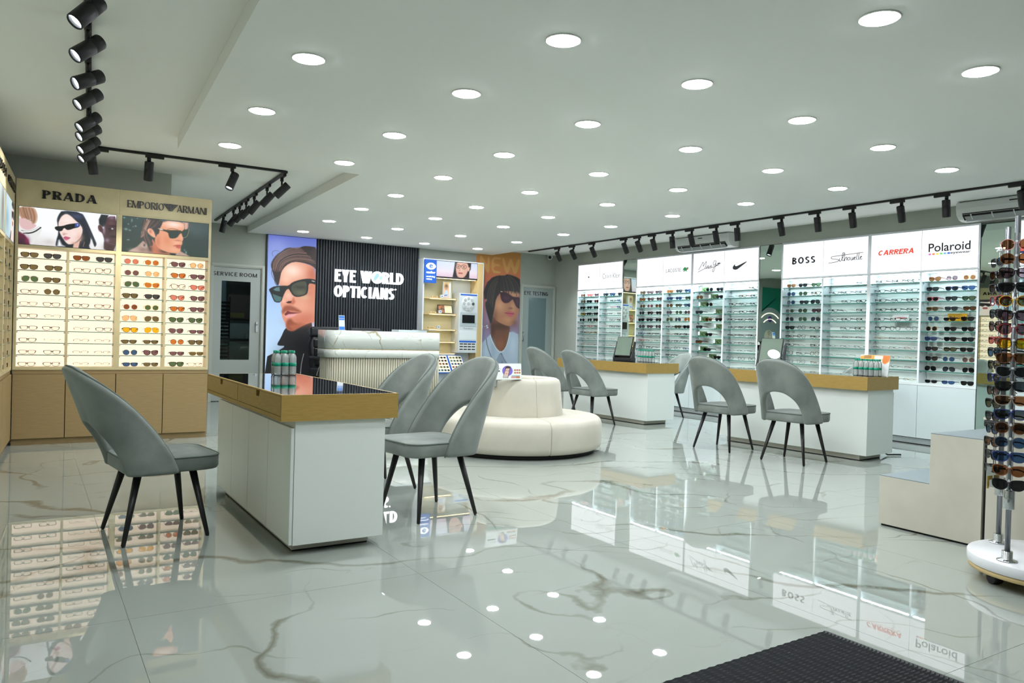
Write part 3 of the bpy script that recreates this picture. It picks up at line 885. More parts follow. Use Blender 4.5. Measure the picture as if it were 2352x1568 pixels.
('p',(58,58,44),1,[(0.337,0.746),(0.398,0.74),(0.464,0.719),(0.516,0.71),(0.66,0.74),(0.68,0.71),(0.699,0.761),(0.767,0.798),(0.751,0.607),(0.728,0.532),(0.692,0.526),(0.676,0.662),(0.655,0.634),(0.62,0.495),(0.543,0.468),(0.526,0.538),(0.519,0.64),(0.456,0.68),(0.384,0.704),(0.347,0.719)]),
('p',(226,226,214),1,[(0.398,0.74),(0.45,0.725),(0.46,0.695),(0.422,0.701)]),
('p',(40,58,52),1,[(0.531,0.671),(0.649,0.71),(0.642,0.631),(0.612,0.514),(0.547,0.492),(0.535,0.544)]),
('p',(46,64,58),1,[(0.683,0.677),(0.707,0.746),(0.757,0.773),(0.745,0.619),(0.723,0.553),(0.694,0.544)]),
('s',(196,190,150),0.004,[(0.765,0.789),(0.749,0.607),(0.726,0.538),(0.692,0.529)],0.8),
('p',(196,98,82),1.2,[(0.581,0.266),(0.626,0.314),(0.679,0.311),(0.665,0.269),(0.671,0.227),(0.656,0.193),(0.608,0.218),(0.622,0.26)]),
('s',(110,44,40),0.004,[(0.583,0.266),(0.626,0.272),(0.675,0.293)],0.9),
('b',(240,220,210),0.249,0.205,0.028,0.045,0.6),
('b',(40,40,38),0.249,0.218,0.014,0.037,0.8),
]),
}
# ------------------------------------------------------------------ the room
ZU, ZS = 2.577, 2.482            # upper ceiling, dropped ceiling
YB, XR = 11.64, 8.272            # back wall, right wall
YF = -2.6                        # shop front behind the camera
fl = struct('floor', MB().box(-1.1, YF, -.06, 8.9, 13.2, -.0015), M_GROUT)
tile_me = MB().box(.0009, .0009, -.0035, 1.1691, 1.7491, 0).mesh('tile')
tile_me.materials.append(M_FLOOR)
tx0, ty0 = 1.5 - 3 * 1.17, 3.1 - 4 * 1.75
for i in range(9):
    for j in range(10):
        x, y = tx0 + i * 1.17, ty0 + j * 1.75
        if x > 8.6 or y > 12.4 or y + 1.75 < YF:
            continue
        obj('tile', tile_me, None, fl, (x, y, 0))
struct('ceiling', MB().box(-1.1, YF, ZU, 8.9, 13.2, ZU + .08), M_CEIL)
slab = [(.505, YF), (6.885, YF), (6.885, YB), (2.692, YB), (2.483, 6.57), (.968, 6.57)]
struct('ceiling', MB().prism(slab, ZS, ZU - .001, 'xy'), M_CEIL)
# back wall with an opening where the service door stands
wb = MB().box(2.95, YB, 0, 8.9, YB + .12, ZU).box(-1.1, YB, 0, 2.2, YB + .12, ZU).box(2.2, YB, 2.0, 2.95, YB + .12, ZU)
struct('wall_back', wb, M_WALL)
# right wall: boxed out flush with the displays, which are let into it
wr = MB().box(XR, 10.946, 0, 8.72, YB, ZU).box(XR, YF, 2.372, 8.72, 10.946, ZU).box(8.52, YF, 0, 8.72, 10.946, 2.372)
for a, b in ((9.384, 9.702), (6.565, 6.92), (3.775, 4.103)):
    wr.box(XR + .05, a, 0, 8.52, b, 2.372)
wr.box(XR, YF, 0, 8.52, 2.52, 2.372)
struct('wall_right', wr, M_WALL)
struct('wall_left', MB().prism([(-.36, 8.3), (-1.02, YF), (-1.1, YF), (-1.1, 8.3)], 0, ZU, 'xy'), M_WALL)
struct('wall_left', MB().box(-1.1, 8.24, 0, 1.167, 8.9, ZU), mat('slate_wall_paint', (204, 210, 203), .65, spec=.3))
struct('wall_left', MB().box(-1.1, 8.9, 0, -1.0, 13.2, ZU), M_WALL)
struct('wall_front', MB().box(-1.1, YF - .1, 0, 8.9, YF, ZU), mat('front_wall', (170, 176, 170), .5))
struct('baseboard_right', MB().box(XR - .006, 10.95, 0, XR, YB, .09), M_DOORTRIM)

# ---- doors
def letters_plain(text, box, d, parent, wgt=.17):
    return word(text, box, 'xz', d - .002, d, M_LETTERBLACK, parent, V=wgt, T=.155, k=1.0, gap=.13)
d1 = thing('door_1', 'grey service room door with a tall clear glass pane', 'door', (2.55, YB, 0), world=True)
del d1['category']; d1['kind'] = 'structure'
fr = MB().box(2.19, YB - .03, 0, 2.235, YB + .02, 1.955).box(2.905, YB - .03, 0, 2.955, YB + .02, 1.955).box(2.19, YB - .03, 1.955, 2.955, YB + .02, 2.005).box(2.915, YB - .042, 0, 2.94, YB - .0301, 1.97).box(2.205, YB - .042, 1.97, 2.94, YB - .0301, 1.99)
obj('door_frame', fr, M_DOORTRIM, d1)
lf = MB().box(2.237, YB - .012, .01, 2.349, YB + .02, 1.953).box(2.757, YB - .012, .01, 2.903, YB + .02, 1.953).box(2.349, YB - .012, .01, 2.757, YB + .02, .607).box(2.349, YB - .012, 1.754, 2.757, YB + .02, 1.953)
obj('door_leaf', lf, M_DOOR, d1)
obj('pane', MB().box(2.349, YB, .607, 2.757, YB + .008, 1.754), glassy('door_glass', (190, 204, 204), .25), d1)
word('SERVICE ROOM', (2.228, 2.845, 1.826, 1.882), 'xz', YB - .015, YB - .013, M_LETTERBLACK, d1, V=.17, T=.155, gap=.12)
hd = obj('handle', MB().box(2.842, YB - .03, 1.02, 2.872, YB - .012, 1.17), M_SILVER, d1)
obj('lever', MB().tube([(2.857, YB - .03, 1.13), (2.857, YB - .055, 1.13), (2.815, YB - .06, 1.125)], .008), M_CHROME, hd)
d2 = thing('door_2', 'grey eye testing room door with a frosted panel', 'door', (7.9, YB, 0), world=True)
del d2['category']; d2['kind'] = 'structure'
fr = MB().box(7.5, YB - .03, 0, 7.55, YB, 1.955).box(8.215, YB - .03, 0, 8.265, YB, 1.955).box(7.5, YB - .03, 1.955, 8.265, YB, 2.005).box(7.515, YB - .042, 0, 7.535, YB - .0301, 1.97).box(8.23, YB - .042, 0, 8.25, YB - .0301, 1.97).box(7.515, YB - .042, 1.97, 8.25, YB - .0301, 1.99)
obj('door_frame', fr, M_DOORTRIM, d2)
lf = MB().box(7.55, YB - .012, .01, 7.684, YB, 1.955).box(8.069, YB - .012, .01, 8.215, YB, 1.955).box(7.684, YB - .012, .01, 8.069, YB, .69).box(7.684, YB - .012, 1.774, 8.069, YB, 1.955)
obj('door_leaf', lf, mat('eye_door_grey', (150, 160, 156), .45), d2)
obj('pane', MB().box(7.684, YB - .007, .69, 8.069, YB, 1.774), mat('frosted_blue_grey', (104, 122, 124), .3), d2)
word('EYE TESTING', (7.583, 8.103, 1.82, 1.889), 'xz', YB - .015, YB - .013, M_LETTERBLACK, d2, V=.17, T=.155, gap=.12)
obj('handle', MB().tube([(7.573, YB - .012, .98), (7.573, YB - .045, 1.0), (7.573, YB - .05, 1.06), (7.573, YB - .045, 1.12), (7.573, YB - .012, 1.14)], .009), M_STEEL, d2)

# ---- the service room behind the glass
sr = MB().box(1.7, 13.1, 0, 3.6, 13.2, ZU).box(1.62, YB + .12, 0, 1.7, 13.2, ZU).box(3.6, YB + .12, 0, 3.7, 13.2, ZU)
struct('wall_service_room', sr, mat('service_wall', (150, 160, 164), .6))
cn = thing('workbench', 'marble workbench with dark edge seen through the service door', 'workbench', (2.9, 12.8, 0), world=True)
obj('worktop', MB().box(2.45, 12.5, .86, 3.55, 13.08, .9), M_GAP, cn)
obj('splashback', MB().box(2.45, 13.06, .9, 3.55, 13.09, 1.15), M_DESKMARBLE, cn)
obj('carcass', MB().box(2.5, 12.55, 0, 3.55, 13.07, .86), M_DESKMARBLE, cn)
nb = thing('notice_board', 'dark board with foliage print on the service room wall', 'board', (3.0, 13.09, 1.2), world=True)
obj('board', MB().box(2.72, 13.06, 1.2, 3.5, 13.095, 2.1), noisy('foliage_print', (30, 36, 32), (70, 66, 60), 9, 5, .5), nb)
obj('poster', MB().box(2.75, 13.05, 1.22, 3.2, 13.06, 1.62), mat('dull_pink', (126, 104, 100), .5), nb)
obj('note', MB().box(2.76, 13.04, 1.24, 3.0, 13.05, 1.32), mat('dull_yellow', (170, 150, 84), .5), nb)
sc_ = thing('tub_chair', 'cream tub chair seen through the service room door', 'chair', (2.98, 12.15, 0), world=True)
obj('backrest', MB().lathe([(.21, .35), (.24, .4), (.24, .72), (.22, .78), (.19, .78), (.18, .45)], 20, (2.98, 12.15, 0)), M_CREAM, sc_)
obj('seat', MB().lathe([(.2, .3), (.2, .44), (.17, .47), (0.01, .47)], 20, (2.98, 12.15, 0)), M_CREAM, sc_)
obj('pedestal', MB().lathe([(.2, 0), (.2, .02), (.03, .04), (.03, .3)], 16, (2.98, 12.15, 0)), M_CHROME, sc_)
rk = thing('frame_rack', 'dark rack of spare frames behind the service door glass', 'rack', (2.5, 12.2, 0), world=True)
obj('upright', MB().box(2.44, 12.2, 0, 2.46, 12.22, 1.5), M_BLACK, rk)
obj('upright', MB().box(2.58, 12.2, 0, 2.6, 12.22, 1.55), M_BLACK, rk)
rung = MB().box(2.45, 12.17, 0, 2.59, 12.2, .035).mesh('frame_row')
for i in range(18):
    obj('frame_row', rung, M_BLACKGLOSS, rk, Vector((0, 0, .5 + i * .055)) - Vector(rk.location))
struct('service_lamp_panel_1', MB().box(2.0, 12.4, ZU - .012, 3.2, 12.7, ZU - .004), emitter('service_lamp', (235, 245, 255), 5.0))  # unseen glowing lamp panel under the service room ceiling; no window here
# ------------------------------------------------------------------ downlights in the dropped ceiling
DL = [(1.198, 3.942), (2.112, 2.962), (1.245, 5.065), (2.13, 3.945), (3.062, 3.027), (3.054, 1.961), (4.046, 2.038), (1.282, 6.174), (2.177, 5.09), (3.078, 4.015), (4.078, 3.12),
      (2.201, 6.182), (3.101, 5.098), (4.079, 4.079), (5.083, 3.206), (3.126, 6.182), (4.101, 5.177), (5.101, 4.168), (6.104, 3.305), (3.156, 7.305), (4.114, 6.26), (5.099, 5.24), (6.121, 4.282),
      (3.199, 8.377), (4.145, 7.374), (5.113, 6.293), (6.125, 5.327), (3.236, 9.599), (4.175, 8.439), (5.14, 7.416), (6.131, 6.378), (3.292, 10.89), (4.208, 9.652), (5.165, 8.464), (6.158, 7.498),
      (4.249, 10.882), (5.197, 9.679), (6.175, 8.531), (5.221, 10.913), (6.176, 9.718)]
OFFV = [(1.15, 2.85), (1.1, 1.8), (2.08, 1.9), (1.07, .7), (3.03, .9), (6.19, 10.93)]
ring_me = MB().lathe([(.076, 0), (.0865, -.001), (.088, -.004), (.084, -.006), (.0755, -.005), (.0745, .0)], 32, close=False).mesh('trim_ring')
disc_me = MB().lathe([(.0755, 0), (.0752, -.0065), (.0735, -.008)][::-1], 28, close=False, smooth=False).quad(*[(.0735 * math.cos(2 * PI * k / 28), .0735 * math.sin(2 * PI * k / 28), -.008) for k in range(27, -1, -1)]).mesh('diffuser', fix=True)
rows = {}
for x, y in DL:
    rows.setdefault(round((y - 1.96 - .033 * x * 3) / 1.09), []).append((x, y))
for k, (rk_, L) in enumerate(sorted(rows.items(), reverse=True)):
    for i, (x, y) in enumerate(sorted(L)):
        t = thing('ceiling_downlight', 'round recessed downlight, %s row from the back wall, %s from the left' % (ORD[k], ORD[i]), 'downlight', (x, y, ZS), group='recessed ceiling downlights')
        obj('trim_ring', ring_me, M_CEIL, t, (0, 0, 0))
        obj('diffuser', disc_me, M_DIFF, t, (0, 0, 0))
OFFL = ['above the left foreground, just past the top edge', 'over the entrance, left of the camera', 'over the entrance mat, above the photo top', 'behind the camera on the left', 'behind the camera near the middle', 'hidden beyond the lens display by the right corner']
for (x, y), lb in zip(OFFV, OFFL):
    t = thing('ceiling_downlight', 'round recessed downlight ' + lb, 'downlight', (x, y, ZS), group='recessed ceiling downlights')
    obj('trim_ring', ring_me, M_CEIL, t, (0, 0, 0))
    obj('diffuser', disc_me, M_DIFF, t, (0, 0, 0))

# ------------------------------------------------------------------ track lights on the upper ceiling
def track(name, label, a, b):
    a, b = Vector((*a, ZU)), Vector((*b, ZU))
    d = b - a
    mb = MB().box(0, -.016, -.02, d.length, .016, 0)
    o = obj(name, mb.mesh(name), M_BLACK, None, a, (0, 0, math.atan2(d.y, d.x)))
    return tag(o, label, 'track', 'black lighting tracks')
track('lighting_track', 'black lighting track running above the white wall displays', (7.446, 11.31), (7.446, 1.2))
track('lighting_track', 'black lighting track running towards the camera above the left displays', (.4, 7.37), (.03, 1.2))
track('lighting_track', 'short black lighting track crossing above the gold wall display', (.4, 7.37), (2.033, 7.31))
track('lighting_track', 'black lighting track running back towards the service room door', (2.033, 7.31), (2.174, 11.28))
ad_me = MB().box(-.075, -.014, -.045, .075, .014, -.018).mesh('adapter', bevel=.003)
ad_me.materials.append(M_BLACK)
st_me = MB().tube([(.045, 0, -.04), (.045, 0, -.075)], .017, 10).tube([(.045, 0, -.07), (.045, 0, -.12)], .009, 8).mesh('stem')
st_me.materials.append(M_BLACK)
hd_me = MB().lathe([(.034, .085), (.037, .08), (.0375, .03), (.036, .028), (.036, .024), (.0375, .022), (.0375, -.075), (.034, -.08), (.031, -.07), (.03, -.055)], 20, close=False).quad(*[(.034 * math.cos(2 * PI * k / 20), .034 * math.sin(2 * PI * k / 20), .085) for k in range(20)]).mesh('head')
hd_me.materials.append(M_BLACK)
ln_me = MB().quad(*[(.031 * math.cos(2 * PI * k / 20), .031 * math.sin(2 * PI * k / 20), -.06) for k in range(19, -1, -1)]).mesh('lens')
ln_me.materials.append(M_SPOT)
def spot(x, y, trk, aim, tilt, label, group, side=1, watt=0.0, tone=(.9, .96, 1.0)):
    """trk: direction angle of the track, aim: horizontal heading of the beam, tilt from straight down"""
    t = thing('track_spotlight', label, 'spotlight', (x, y, ZU), trk, group)
    obj('adapter', ad_me, None, t, (0, 0, 0), (0, 0, 0 if side > 0 else PI))
    s = obj('stem', st_me, None, t, (0, 0, 0), (0, 0, 0 if side > 0 else PI))
    h = obj('head', hd_me, None, t, (.045 * side, 0, -.165))
    q = Matrix.Rotation(aim - trk, 4, 'Z') @ Matrix.Rotation(-tilt, 4, 'Y')
    h.rotation_euler = q.to_euler()
    obj('lens', ln_me, None, h, (0, 0, 0))
    if watt:
        lt = bpy.data.lights.new('beam', 'SPOT')
        lt.energy = watt
        lt.color = tone
        lt.spot_size = R(84)
        lt.spot_blend = .8
        lt.shadow_soft_size = .03
        lo_ = bpy.data.objects.new('beam', lt)
        col.objects.link(lo_)
        lo_.parent = h
        lo_.location = (0, 0, -.085)
    return t
for i, y in enumerate([10.45, 10.04, 9.52, 8.76, 8.46, 8.15, 7.78, 7.42, 6.99, 6.64, 5.98, 5.49, 5.06, 4.52, 4.07, 3.40]):
    aim = (.15, .1, .1, .05, .05, 0, .1, .1, -.1, 0, 0, .1, .1, .2, 0, .15)[i]
    spot(7.446, y, -PI / 2, aim, R((36, 36, 32, 30, 30, 22, 10, 22, 14, 8, 18, 14, 16, 24, 6, 26)[i]), 'black track spotlight above the white displays, %s from the back' % ORD[i], 'spotlights on the right-hand track', watt=36.0)
for i, (y, tl) in enumerate([(3.82, 40), (4.32, 48), (4.86, 60), (5.28, 52), (5.87, 50), (6.19, 56), (6.62, 52), (6.97, 50)]):
    x = .4 - (7.37 - y) * .06
    spot(x, y, PI / 2 - .06, PI + .4, R(tl), 'black track spotlight above the left displays, %s nearest the camera' % ORD[i], 'spotlights on the left-hand track', -1, 44.0 * (i % 2), (1, .95, .84))
for i, (x, aim, tl) in enumerate([(.47, .9, 16), (.90, PI / 2, 18), (1.50, -2.6, 26)]):
    spot(x, 7.367 - x * .035, -.037, aim, R(tl), 'black track spotlight above the gold display, %s from the left' % ORD[i], 'spotlights on the crossing track', -1 if i < 2 else 1, 34.0 if i < 2 else 12.0, (1, .95, .84))
for i, (y, aim, tl) in enumerate([(7.42, 2.6, 46), (8.05, 2.6, 42), (8.68, 2.5, 40), (9.12, 2.6, 44), (9.5, 2.5, 44), (9.9, 2.5, 40), (10.6, 2.2, 16)]):
    spot(2.033 + (y - 7.31) * .0355, y, PI / 2 - .0355, aim, R(tl), 'black track spotlight leading to the service door, %s from the front' % ORD[i], 'spotlights on the service door track', watt=24.0 if i % 3 == 1 else 0.0, tone=(.95, .97, 1))

# ------------------------------------------------------------------ air conditioners, camera
def aircon(y0, y1, label):
    t = thing('air_conditioner', label, 'air conditioner', (XR, (y0 + y1) / 2, 2.38), world=True, group='split air conditioners on the right wall')
    pr = [(XR, 2.57), (8.06, 2.57), (8.045, 2.56), (8.04, 2.50), (8.055, 2.44), (8.10, 2.395), (8.16, 2.38), (XR, 2.38)]
    obj('body', MB().prism([(a, b) for a, b in pr], y0, y1, 'xz').mesh('body', bevel=.006), M_PLASTICW, t)
    obj('vent', MB().prism([(8.05, 2.452), (8.062, 2.425), (8.102, 2.386), (8.09, 2.40)], y0 + .06, y1 - .06, 'xz'), M_GAP, t)
    obj('louver', MB().prism([(8.058, 2.418), (8.062, 2.414), (8.108, 2.374), (8.104, 2.38)], y0 + .08, y1 - .08, 'xz'), mat('louver_grey', (150, 154, 152), .4), t)
    for k in range(5):
        y = y0 + .15 + k * (y1 - y0 - .3) / 4
        obj('rib', MB().prism([(8.05, 2.44), (8.045, 2.43), (8.09, 2.385), (8.095, 2.39)], y, y + .008, 'xz'), M_PLASTICW, t)
    obj('badge', MB().box(8.0385, (y0 + y1) / 2 - .04, 2.525, 8.0405, (y0 + y1) / 2 + .04, 2.537), M_LETTERBLACK, t)
    return t
aircon(7.28, 8.32, 'white wall air conditioner above the display with the black swoosh')
aircon(3.15, 4.25, 'white wall air conditioner at the right edge of the photo')
cc = thing('security_camera', 'white dome security camera in the back corner under the ceiling', 'camera', (8.08, 11.56, 2.577), world=True)
obj('base', MB().lathe([(.05, 2.577), (.05, 2.56), (.03, 2.55), (.03, 2.52)], 20, (8.08, 11.56, 0)), M_PLASTICW, cc)
obj('eyeball', MB().lathe([(.001, -.05), (.03, -.042), (.048, -.015), (.05, 0), (.048, .015), (.03, .042), (.001, .05)], 20, (8.08, 11.56, 2.53)), M_PLASTICW, cc)
obj('lens', MB().lathe([(.001, -.03), (.02, -.024), (.03, 0), (.02, .024), (.001, .03)], 16, (8.056, 11.528, 2.525)), M_BLACKGLOSS, cc)
# ------------------------------------------------------------------ eyewear (origin: bottom of the bridge on the shelf, front faces -y, temples run to +y)
FR = {'k': ('black', mat('frame_black', (18, 18, 20), .25)), 't': ('tortoiseshell', noisy('frame_tortoise', (44, 26, 18), (120, 70, 34), 90, 3, .25)), 'g': ('gold', mat('frame_gold', (196, 158, 92), .25, .9)),
      's': ('silver', mat('frame_silver', (178, 180, 184), .25, .9)), 'c': ('clear', glassy('frame_clear', (226, 214, 204), .3, .1, .35, (220, 205, 190))), 'r': ('red', mat('frame_red', (150, 40, 50), .3)),
      'p': ('pink', mat('frame_pink', (214, 150, 150), .3)), 'b': ('blue', mat('frame_blue', (34, 52, 110), .3)), 'y': ('yellow', mat('frame_yellow', (216, 160, 30), .3)), 'n': ('brown', mat('frame_brown', (126, 78, 40), .3)),
      'e': ('grey', mat('frame_grey', (92, 96, 100), .3))}
LN = {'g': ('green', glassy('lens_green', (86, 112, 84), .25)), 'v': ('olive', glassy('lens_olive', (110, 104, 76), .25)), 'n': ('brown', glassy('lens_brown', (128, 84, 54), .25)), 'e': ('grey', glassy('lens_grey', (72, 78, 84), .25)),
      'b': ('blue', glassy('lens_blue', (64, 96, 140), .3)), 'y': ('yellow', glassy('lens_yellow', (232, 184, 40), .25)), 'p': ('rose', glassy('lens_rose', (208, 134, 122), .25)), 'o': ('orange', glassy('lens_orange', (196, 122, 66), .25)),
      'm': ('mauve', glassy('lens_mauve', (118, 92, 100), .25)), 'k': ('black', glassy('lens_black', (36, 38, 42), .3)), 'l': ('peach', glassy('lens_peach', (238, 196, 150), .25)), '-': ('clear', glassy('lens_clear', (246, 248, 246), .12))}
SHAPE = {'S': 'square', 'R': 'rectangular', 'O': 'round', 'A': 'aviator', 'C': 'cat-eye', 'H': 'half-rim', 'L': 'rimless', 'X': 'wraparound'}
def outline(s, grow=0.0, n=22):
    a, b, e0 = {'S': (.0282, .0198, 3.4), 'R': (.0278, .0158, 3.6), 'O': (.0245, .0225, 2.1), 'A': (.028, .024, 2.3), 'C': (.0275, .021, 2.5), 'H': (.0275, .0155, 3.2), 'L': (.027, .0165, 3.0), 'X': (.031, .0195, 2.6)}[s]
    pts = []
    for i in range(n):
        w = 2 * PI * i / n
        c, q = math.cos(w), math.sin(w)
        e = e0 if q >= 0 or s not in 'SRCX' else max(2.1, e0 - 1.1)
        x = (a + grow) * math.copysign(abs(c) ** (2 / e), c)
        z = (b + grow) * math.copysign(abs(q) ** (2 / e), q)
        if s in 'SR':
            x *= 1 + .13 * z / b
        if s == 'A':
            x = x * (1 + .05 * z / b) + .004 * (-z / b) * 1.0
            z *= 1.0 if z > 0 else 1.08
        if s == 'C':
            z += .006 * max(0, x / a) * (1 if z > 0 else .25)
            x *= 1 + .05 * z / b
        pts.append((x, z))
    return pts, b
EYE = {}
for _s in SHAPE:
    pin, b = outline(_s)
    thick = .0036 if _s in 'SCX' else .003 if _s == 'R' else (.0026 if _s == 'O' else .0017)
    pout, _ = outline(_s, thick)
    zc = b + .006
    cx = .0335 if _s != 'X' else .0345
    fr = MB()
    for sg in (-1, 1):
        k = len(pin)
        if _s != 'L':
            for i in range(k):
                j = (i + 1) % k
                if _s == 'H' and (pin[i][1] + pin[j][1]) / 2 < -.002:
                    continue
                A = [(sg * (cx + p[0]), p[1] + zc) for p in (pout[i], pout[j], pin[j], pin[i])]
                yc = [.000 + .9 * abs(p[0]) ** 2 for p in A]
                F = [(p[0], y - .0018, p[1]) for p, y in zip(A, yc)]
                Bk = [(p[0], y + .0022, p[1]) for p, y in zip(A, yc)]
                o = (lambda *q: q) if sg < 0 else (lambda *q: q[::-1])
                fr.quad(*o(*F)); fr.quad(*o(*Bk[::-1])); fr.quad(*o(F[1], F[0], Bk[0], Bk[1])); fr.quad(*o(F[3], F[2], Bk[2], Bk[3]))
    bz = zc + b * (.42 if _s in 'SRCX' else .2 if _s != 'A' else .42)
    gap = cx - max(p[0] for p in pin) + .0045
    hb = .0034 if thick >= .003 else .0013
    fr.tube([(-gap - .002, .0005, bz), (-gap * .4, -.001, bz + .002), (gap * .4, -.001, bz + .002), (gap + .002, .0005, bz)], hb, 6)
    if _s == 'A':
        fr.tube([(-gap - .006, .0005, bz + .009), (gap + .006, .0005, bz + .009)], .0012, 6)
    fr_me = fr.mesh('front_frame')
    le = {}
    for sg in (-1, 1):
        m = MB()
        m.quad(*[(sg * (cx + p[0]), .0004 + .9 * (cx + p[0]) ** 2, p[1] + zc) for p in (pin if sg > 0 else pin[::-1])])
        le[sg] = m.mesh('lens')
    te = {}
    xo = cx + max(p[0] for p in pout) + .001
    for sg in (-1, 1):
        ht = .0052 if thick >= .003 else .0022
        if _s == 'X': ht = .0075
        m = MB()
        zt = zc + b * .55
        y0 = .9 * xo * xo
        path = [(xo - .003, y0, zt), (xo, y0 + .012, zt), (xo + .001, y0 + .05, zt - .001), (xo - .002, y0 + .095, zt - .003), (xo - .006, y0 + .118, zt - .011), (xo - .009, y0 + .134, max(.003, zt - .026))]
        rowsT = []
        for i, (x, y, z) in enumerate(path):
            h = ht * (1 - .12 * i)
            rowsT.append([(sg * (x - .0012), y, z - h), (sg * (x + .0012), y, z - h), (sg * (x + .0012), y, z + h), (sg * (x - .0012), y, z + h)])
        m.grid(rowsT, True, False)
        m.quad(*rowsT[-1])
        te[sg] = m.mesh('temple', fix=True)
    EYE[_s] = (fr_me, le, te)
EYE_N = [0, 0]
def eyewear(code, loc, rotz, where, group, scale=1.0, tilt=0.0):
    s, f, l = code
    sun = l != '-'
    fc, fm = FR[f]
    lc, lm = LN[l]
    EYE_N[sun] += 1
    if sun:
        lab = '%s %s sunglasses with %s lenses, %s' % (fc, SHAPE[s], lc, where)
    else:
        lab = '%s %s eyeglasses, %s' % (fc, SHAPE[s], where)
    t = thing('sunglasses' if sun else 'eyeglasses', lab, 'sunglasses' if sun else 'glasses', loc, rotz, ('sunglasses ' if sun else 'eyeglasses ') + group)
    t.scale = (scale,) * 3
    if tilt:
        t.rotation_euler = (tilt, 0, rotz)
    fr_me, le, te = EYE[s]
    tinted('front_frame', fr_me, fm, t, (0, 0, 0))
    for sg in (-1, 1):
        tinted('lens', le[sg], lm, t, (0, 0, 0))
        tinted('temple', te[sg], fm, t, (0, 0, 0))
    return t
# ------------------------------------------------------------------ gold display cabinets, local frame: x along the front, front plane y=0, body behind (+y)
def gold_cabinet(label, w, loc, rotz, sign, cols_, group):
    t = thing('display_cabinet', label, 'display cabinet', loc, rotz, group)
    Z = (0, 0, 0)
    dp = .2
    car = MB().box(0, .0, .66, .023, dp, 2.0898).box(w - .023, 0, .66, w, dp, 2.0898).box(.023, 0, .66, w - .023, dp, .686).box(.023, 0, 1.722, w - .023, dp, 1.748).box(.023, dp - .012, .686, w - .023, dp, 2.08).box(.023, 0, 2.08, w - .023, dp, 2.0898)
    obj('carcass', car, M_CHAMP, t, Z)
    obj('sign_board', MB().box(0, 0, 2.09, w, dp, 2.315).mesh('sign_board', bevel=.002), M_CHAMP, t, Z)
    obj('back_panel', MB().box(.023, .148, .686, w - .023, .153, 1.722), M_BACKLIT, t, Z)
    obj('divider', MB().box(w / 2 - .009, .004, .686, w / 2 + .009, .148, 1.722), M_CHAMP, t, Z)
    obj('base_rail', MB().box(0, .006, .625, w, dp, .66), M_TANLAM, t, Z)
    obj('plinth', MB().box(0, .03, 0, w, dp, .055), M_TANLAM, t, Z)
    obj('carcass_base', MB().box(.002, .012, .055, w - .002, dp, .625), M_GAP, t, Z)
    for k in range(2):
        obj('door', MB().box(k * w / 2 + .003, -.004, .058, (k + 1) * w / 2 - .003, .012, .622).mesh('door', bevel=.0015), M_TANLAM, t, Z)
    zs = [1.637 - .10567 * i for i in range(9)]
    for k in range(2):
        x0, x1 = (.024, w / 2 - .01) if k == 0 else (w / 2 + .01, w - .024)
        sh = MB().box(x0, .012, 0, x1, .146, .005).mesh('shelf')
        sh.materials.append(M_SHELF)
        ed = MB().box(x0, .0095, -.0004, x1, .012, .0056).mesh('shelf_edge')
        ed.materials.append(M_SHELFEDGE)
        br = MB().tube([(0, .04, -.0095), (.012, .04, -.0095)], .004, 6).mesh('bracket')
        br.materials.append(M_STEEL)
        for z in zs:
            s = obj('shelf', sh, None, t, (0, 0, z - .005))
            obj('shelf_edge', ed, None, s, Z)
            obj('bracket', br, None, s, (x0 - .001, 0, 0))
            obj('bracket', br, None, s, (x1 - .011, 0, 0))
    for _ in range(1):
        sign(t, w)
    return t, zs
def sign_trio(t, w):
    word('PRADA', (.196, .612, 2.162, 2.233), 'xz', -.014, .0, M_LETTERBLACK, t, V=.27, T=.085, S=.07, k=1.25, gap=.2, loc=(0, 0, 0))
    obj('light_box', MB().box(.023, .002, 1.749, w - .023, .02, 2.08), M_GAP, t, (0, 0, 0))
    nx, ny, ops = POSTER['trio']
    printed('picture', nx, ny, w - .052, .325, ops, 1.0, t, (.026, .0012, 1.752))
def sign_profile(t, w):
    word('EMPORIO', (.063, .372, 2.162, 2.226), 'xz', -.014, .0, M_LETTERBLACK, t, V=.15, T=.05, S=.045, k=1.0, gap=.1, loc=(0, 0, 0))
    word('ARMANI', (.487, .752, 2.162, 2.226), 'xz', -.014, .0, M_LETTERBLACK, t, V=.15, T=.05, S=.045, k=1.0, gap=.1, loc=(0, 0, 0))
    eg = MB()
    cx, zt = .442 - .012, 2.228
    for i in range(6):                          # barred eagle
        z = zt - i * .0112
        r0, r1 = .013 + .0 * i, .066 - i * .0088
        for sg in (-1, 1):
            if r1 > r0:
                eg.prism([(cx + sg * r0 * .55, z), (cx + sg * r1, z), (cx + sg * (r1 - .007), z - .007), (cx + sg * r0 * .55, z - .007)], -.014, 0, 'xz')
    eg.prism([(cx - .012, zt + .002), (cx + .012, zt + .002), (cx + .008, zt - .05), (cx, zt - .068), (cx - .008, zt - .05)], -.014, 0, 'xz')
    obj('emblem', eg, M_LETTERBLACK, t, (0, 0, 0))
    obj('light_box', MB().box(.023, .002, 1.749, w - .023, .02, 2.08), M_GAP, t, (0, 0, 0))
    nx, ny, ops = POSTER['profile']
    printed('picture', nx, ny, w - .052, .325, ops, 1.0, t, (.026, .0012, 1.752))
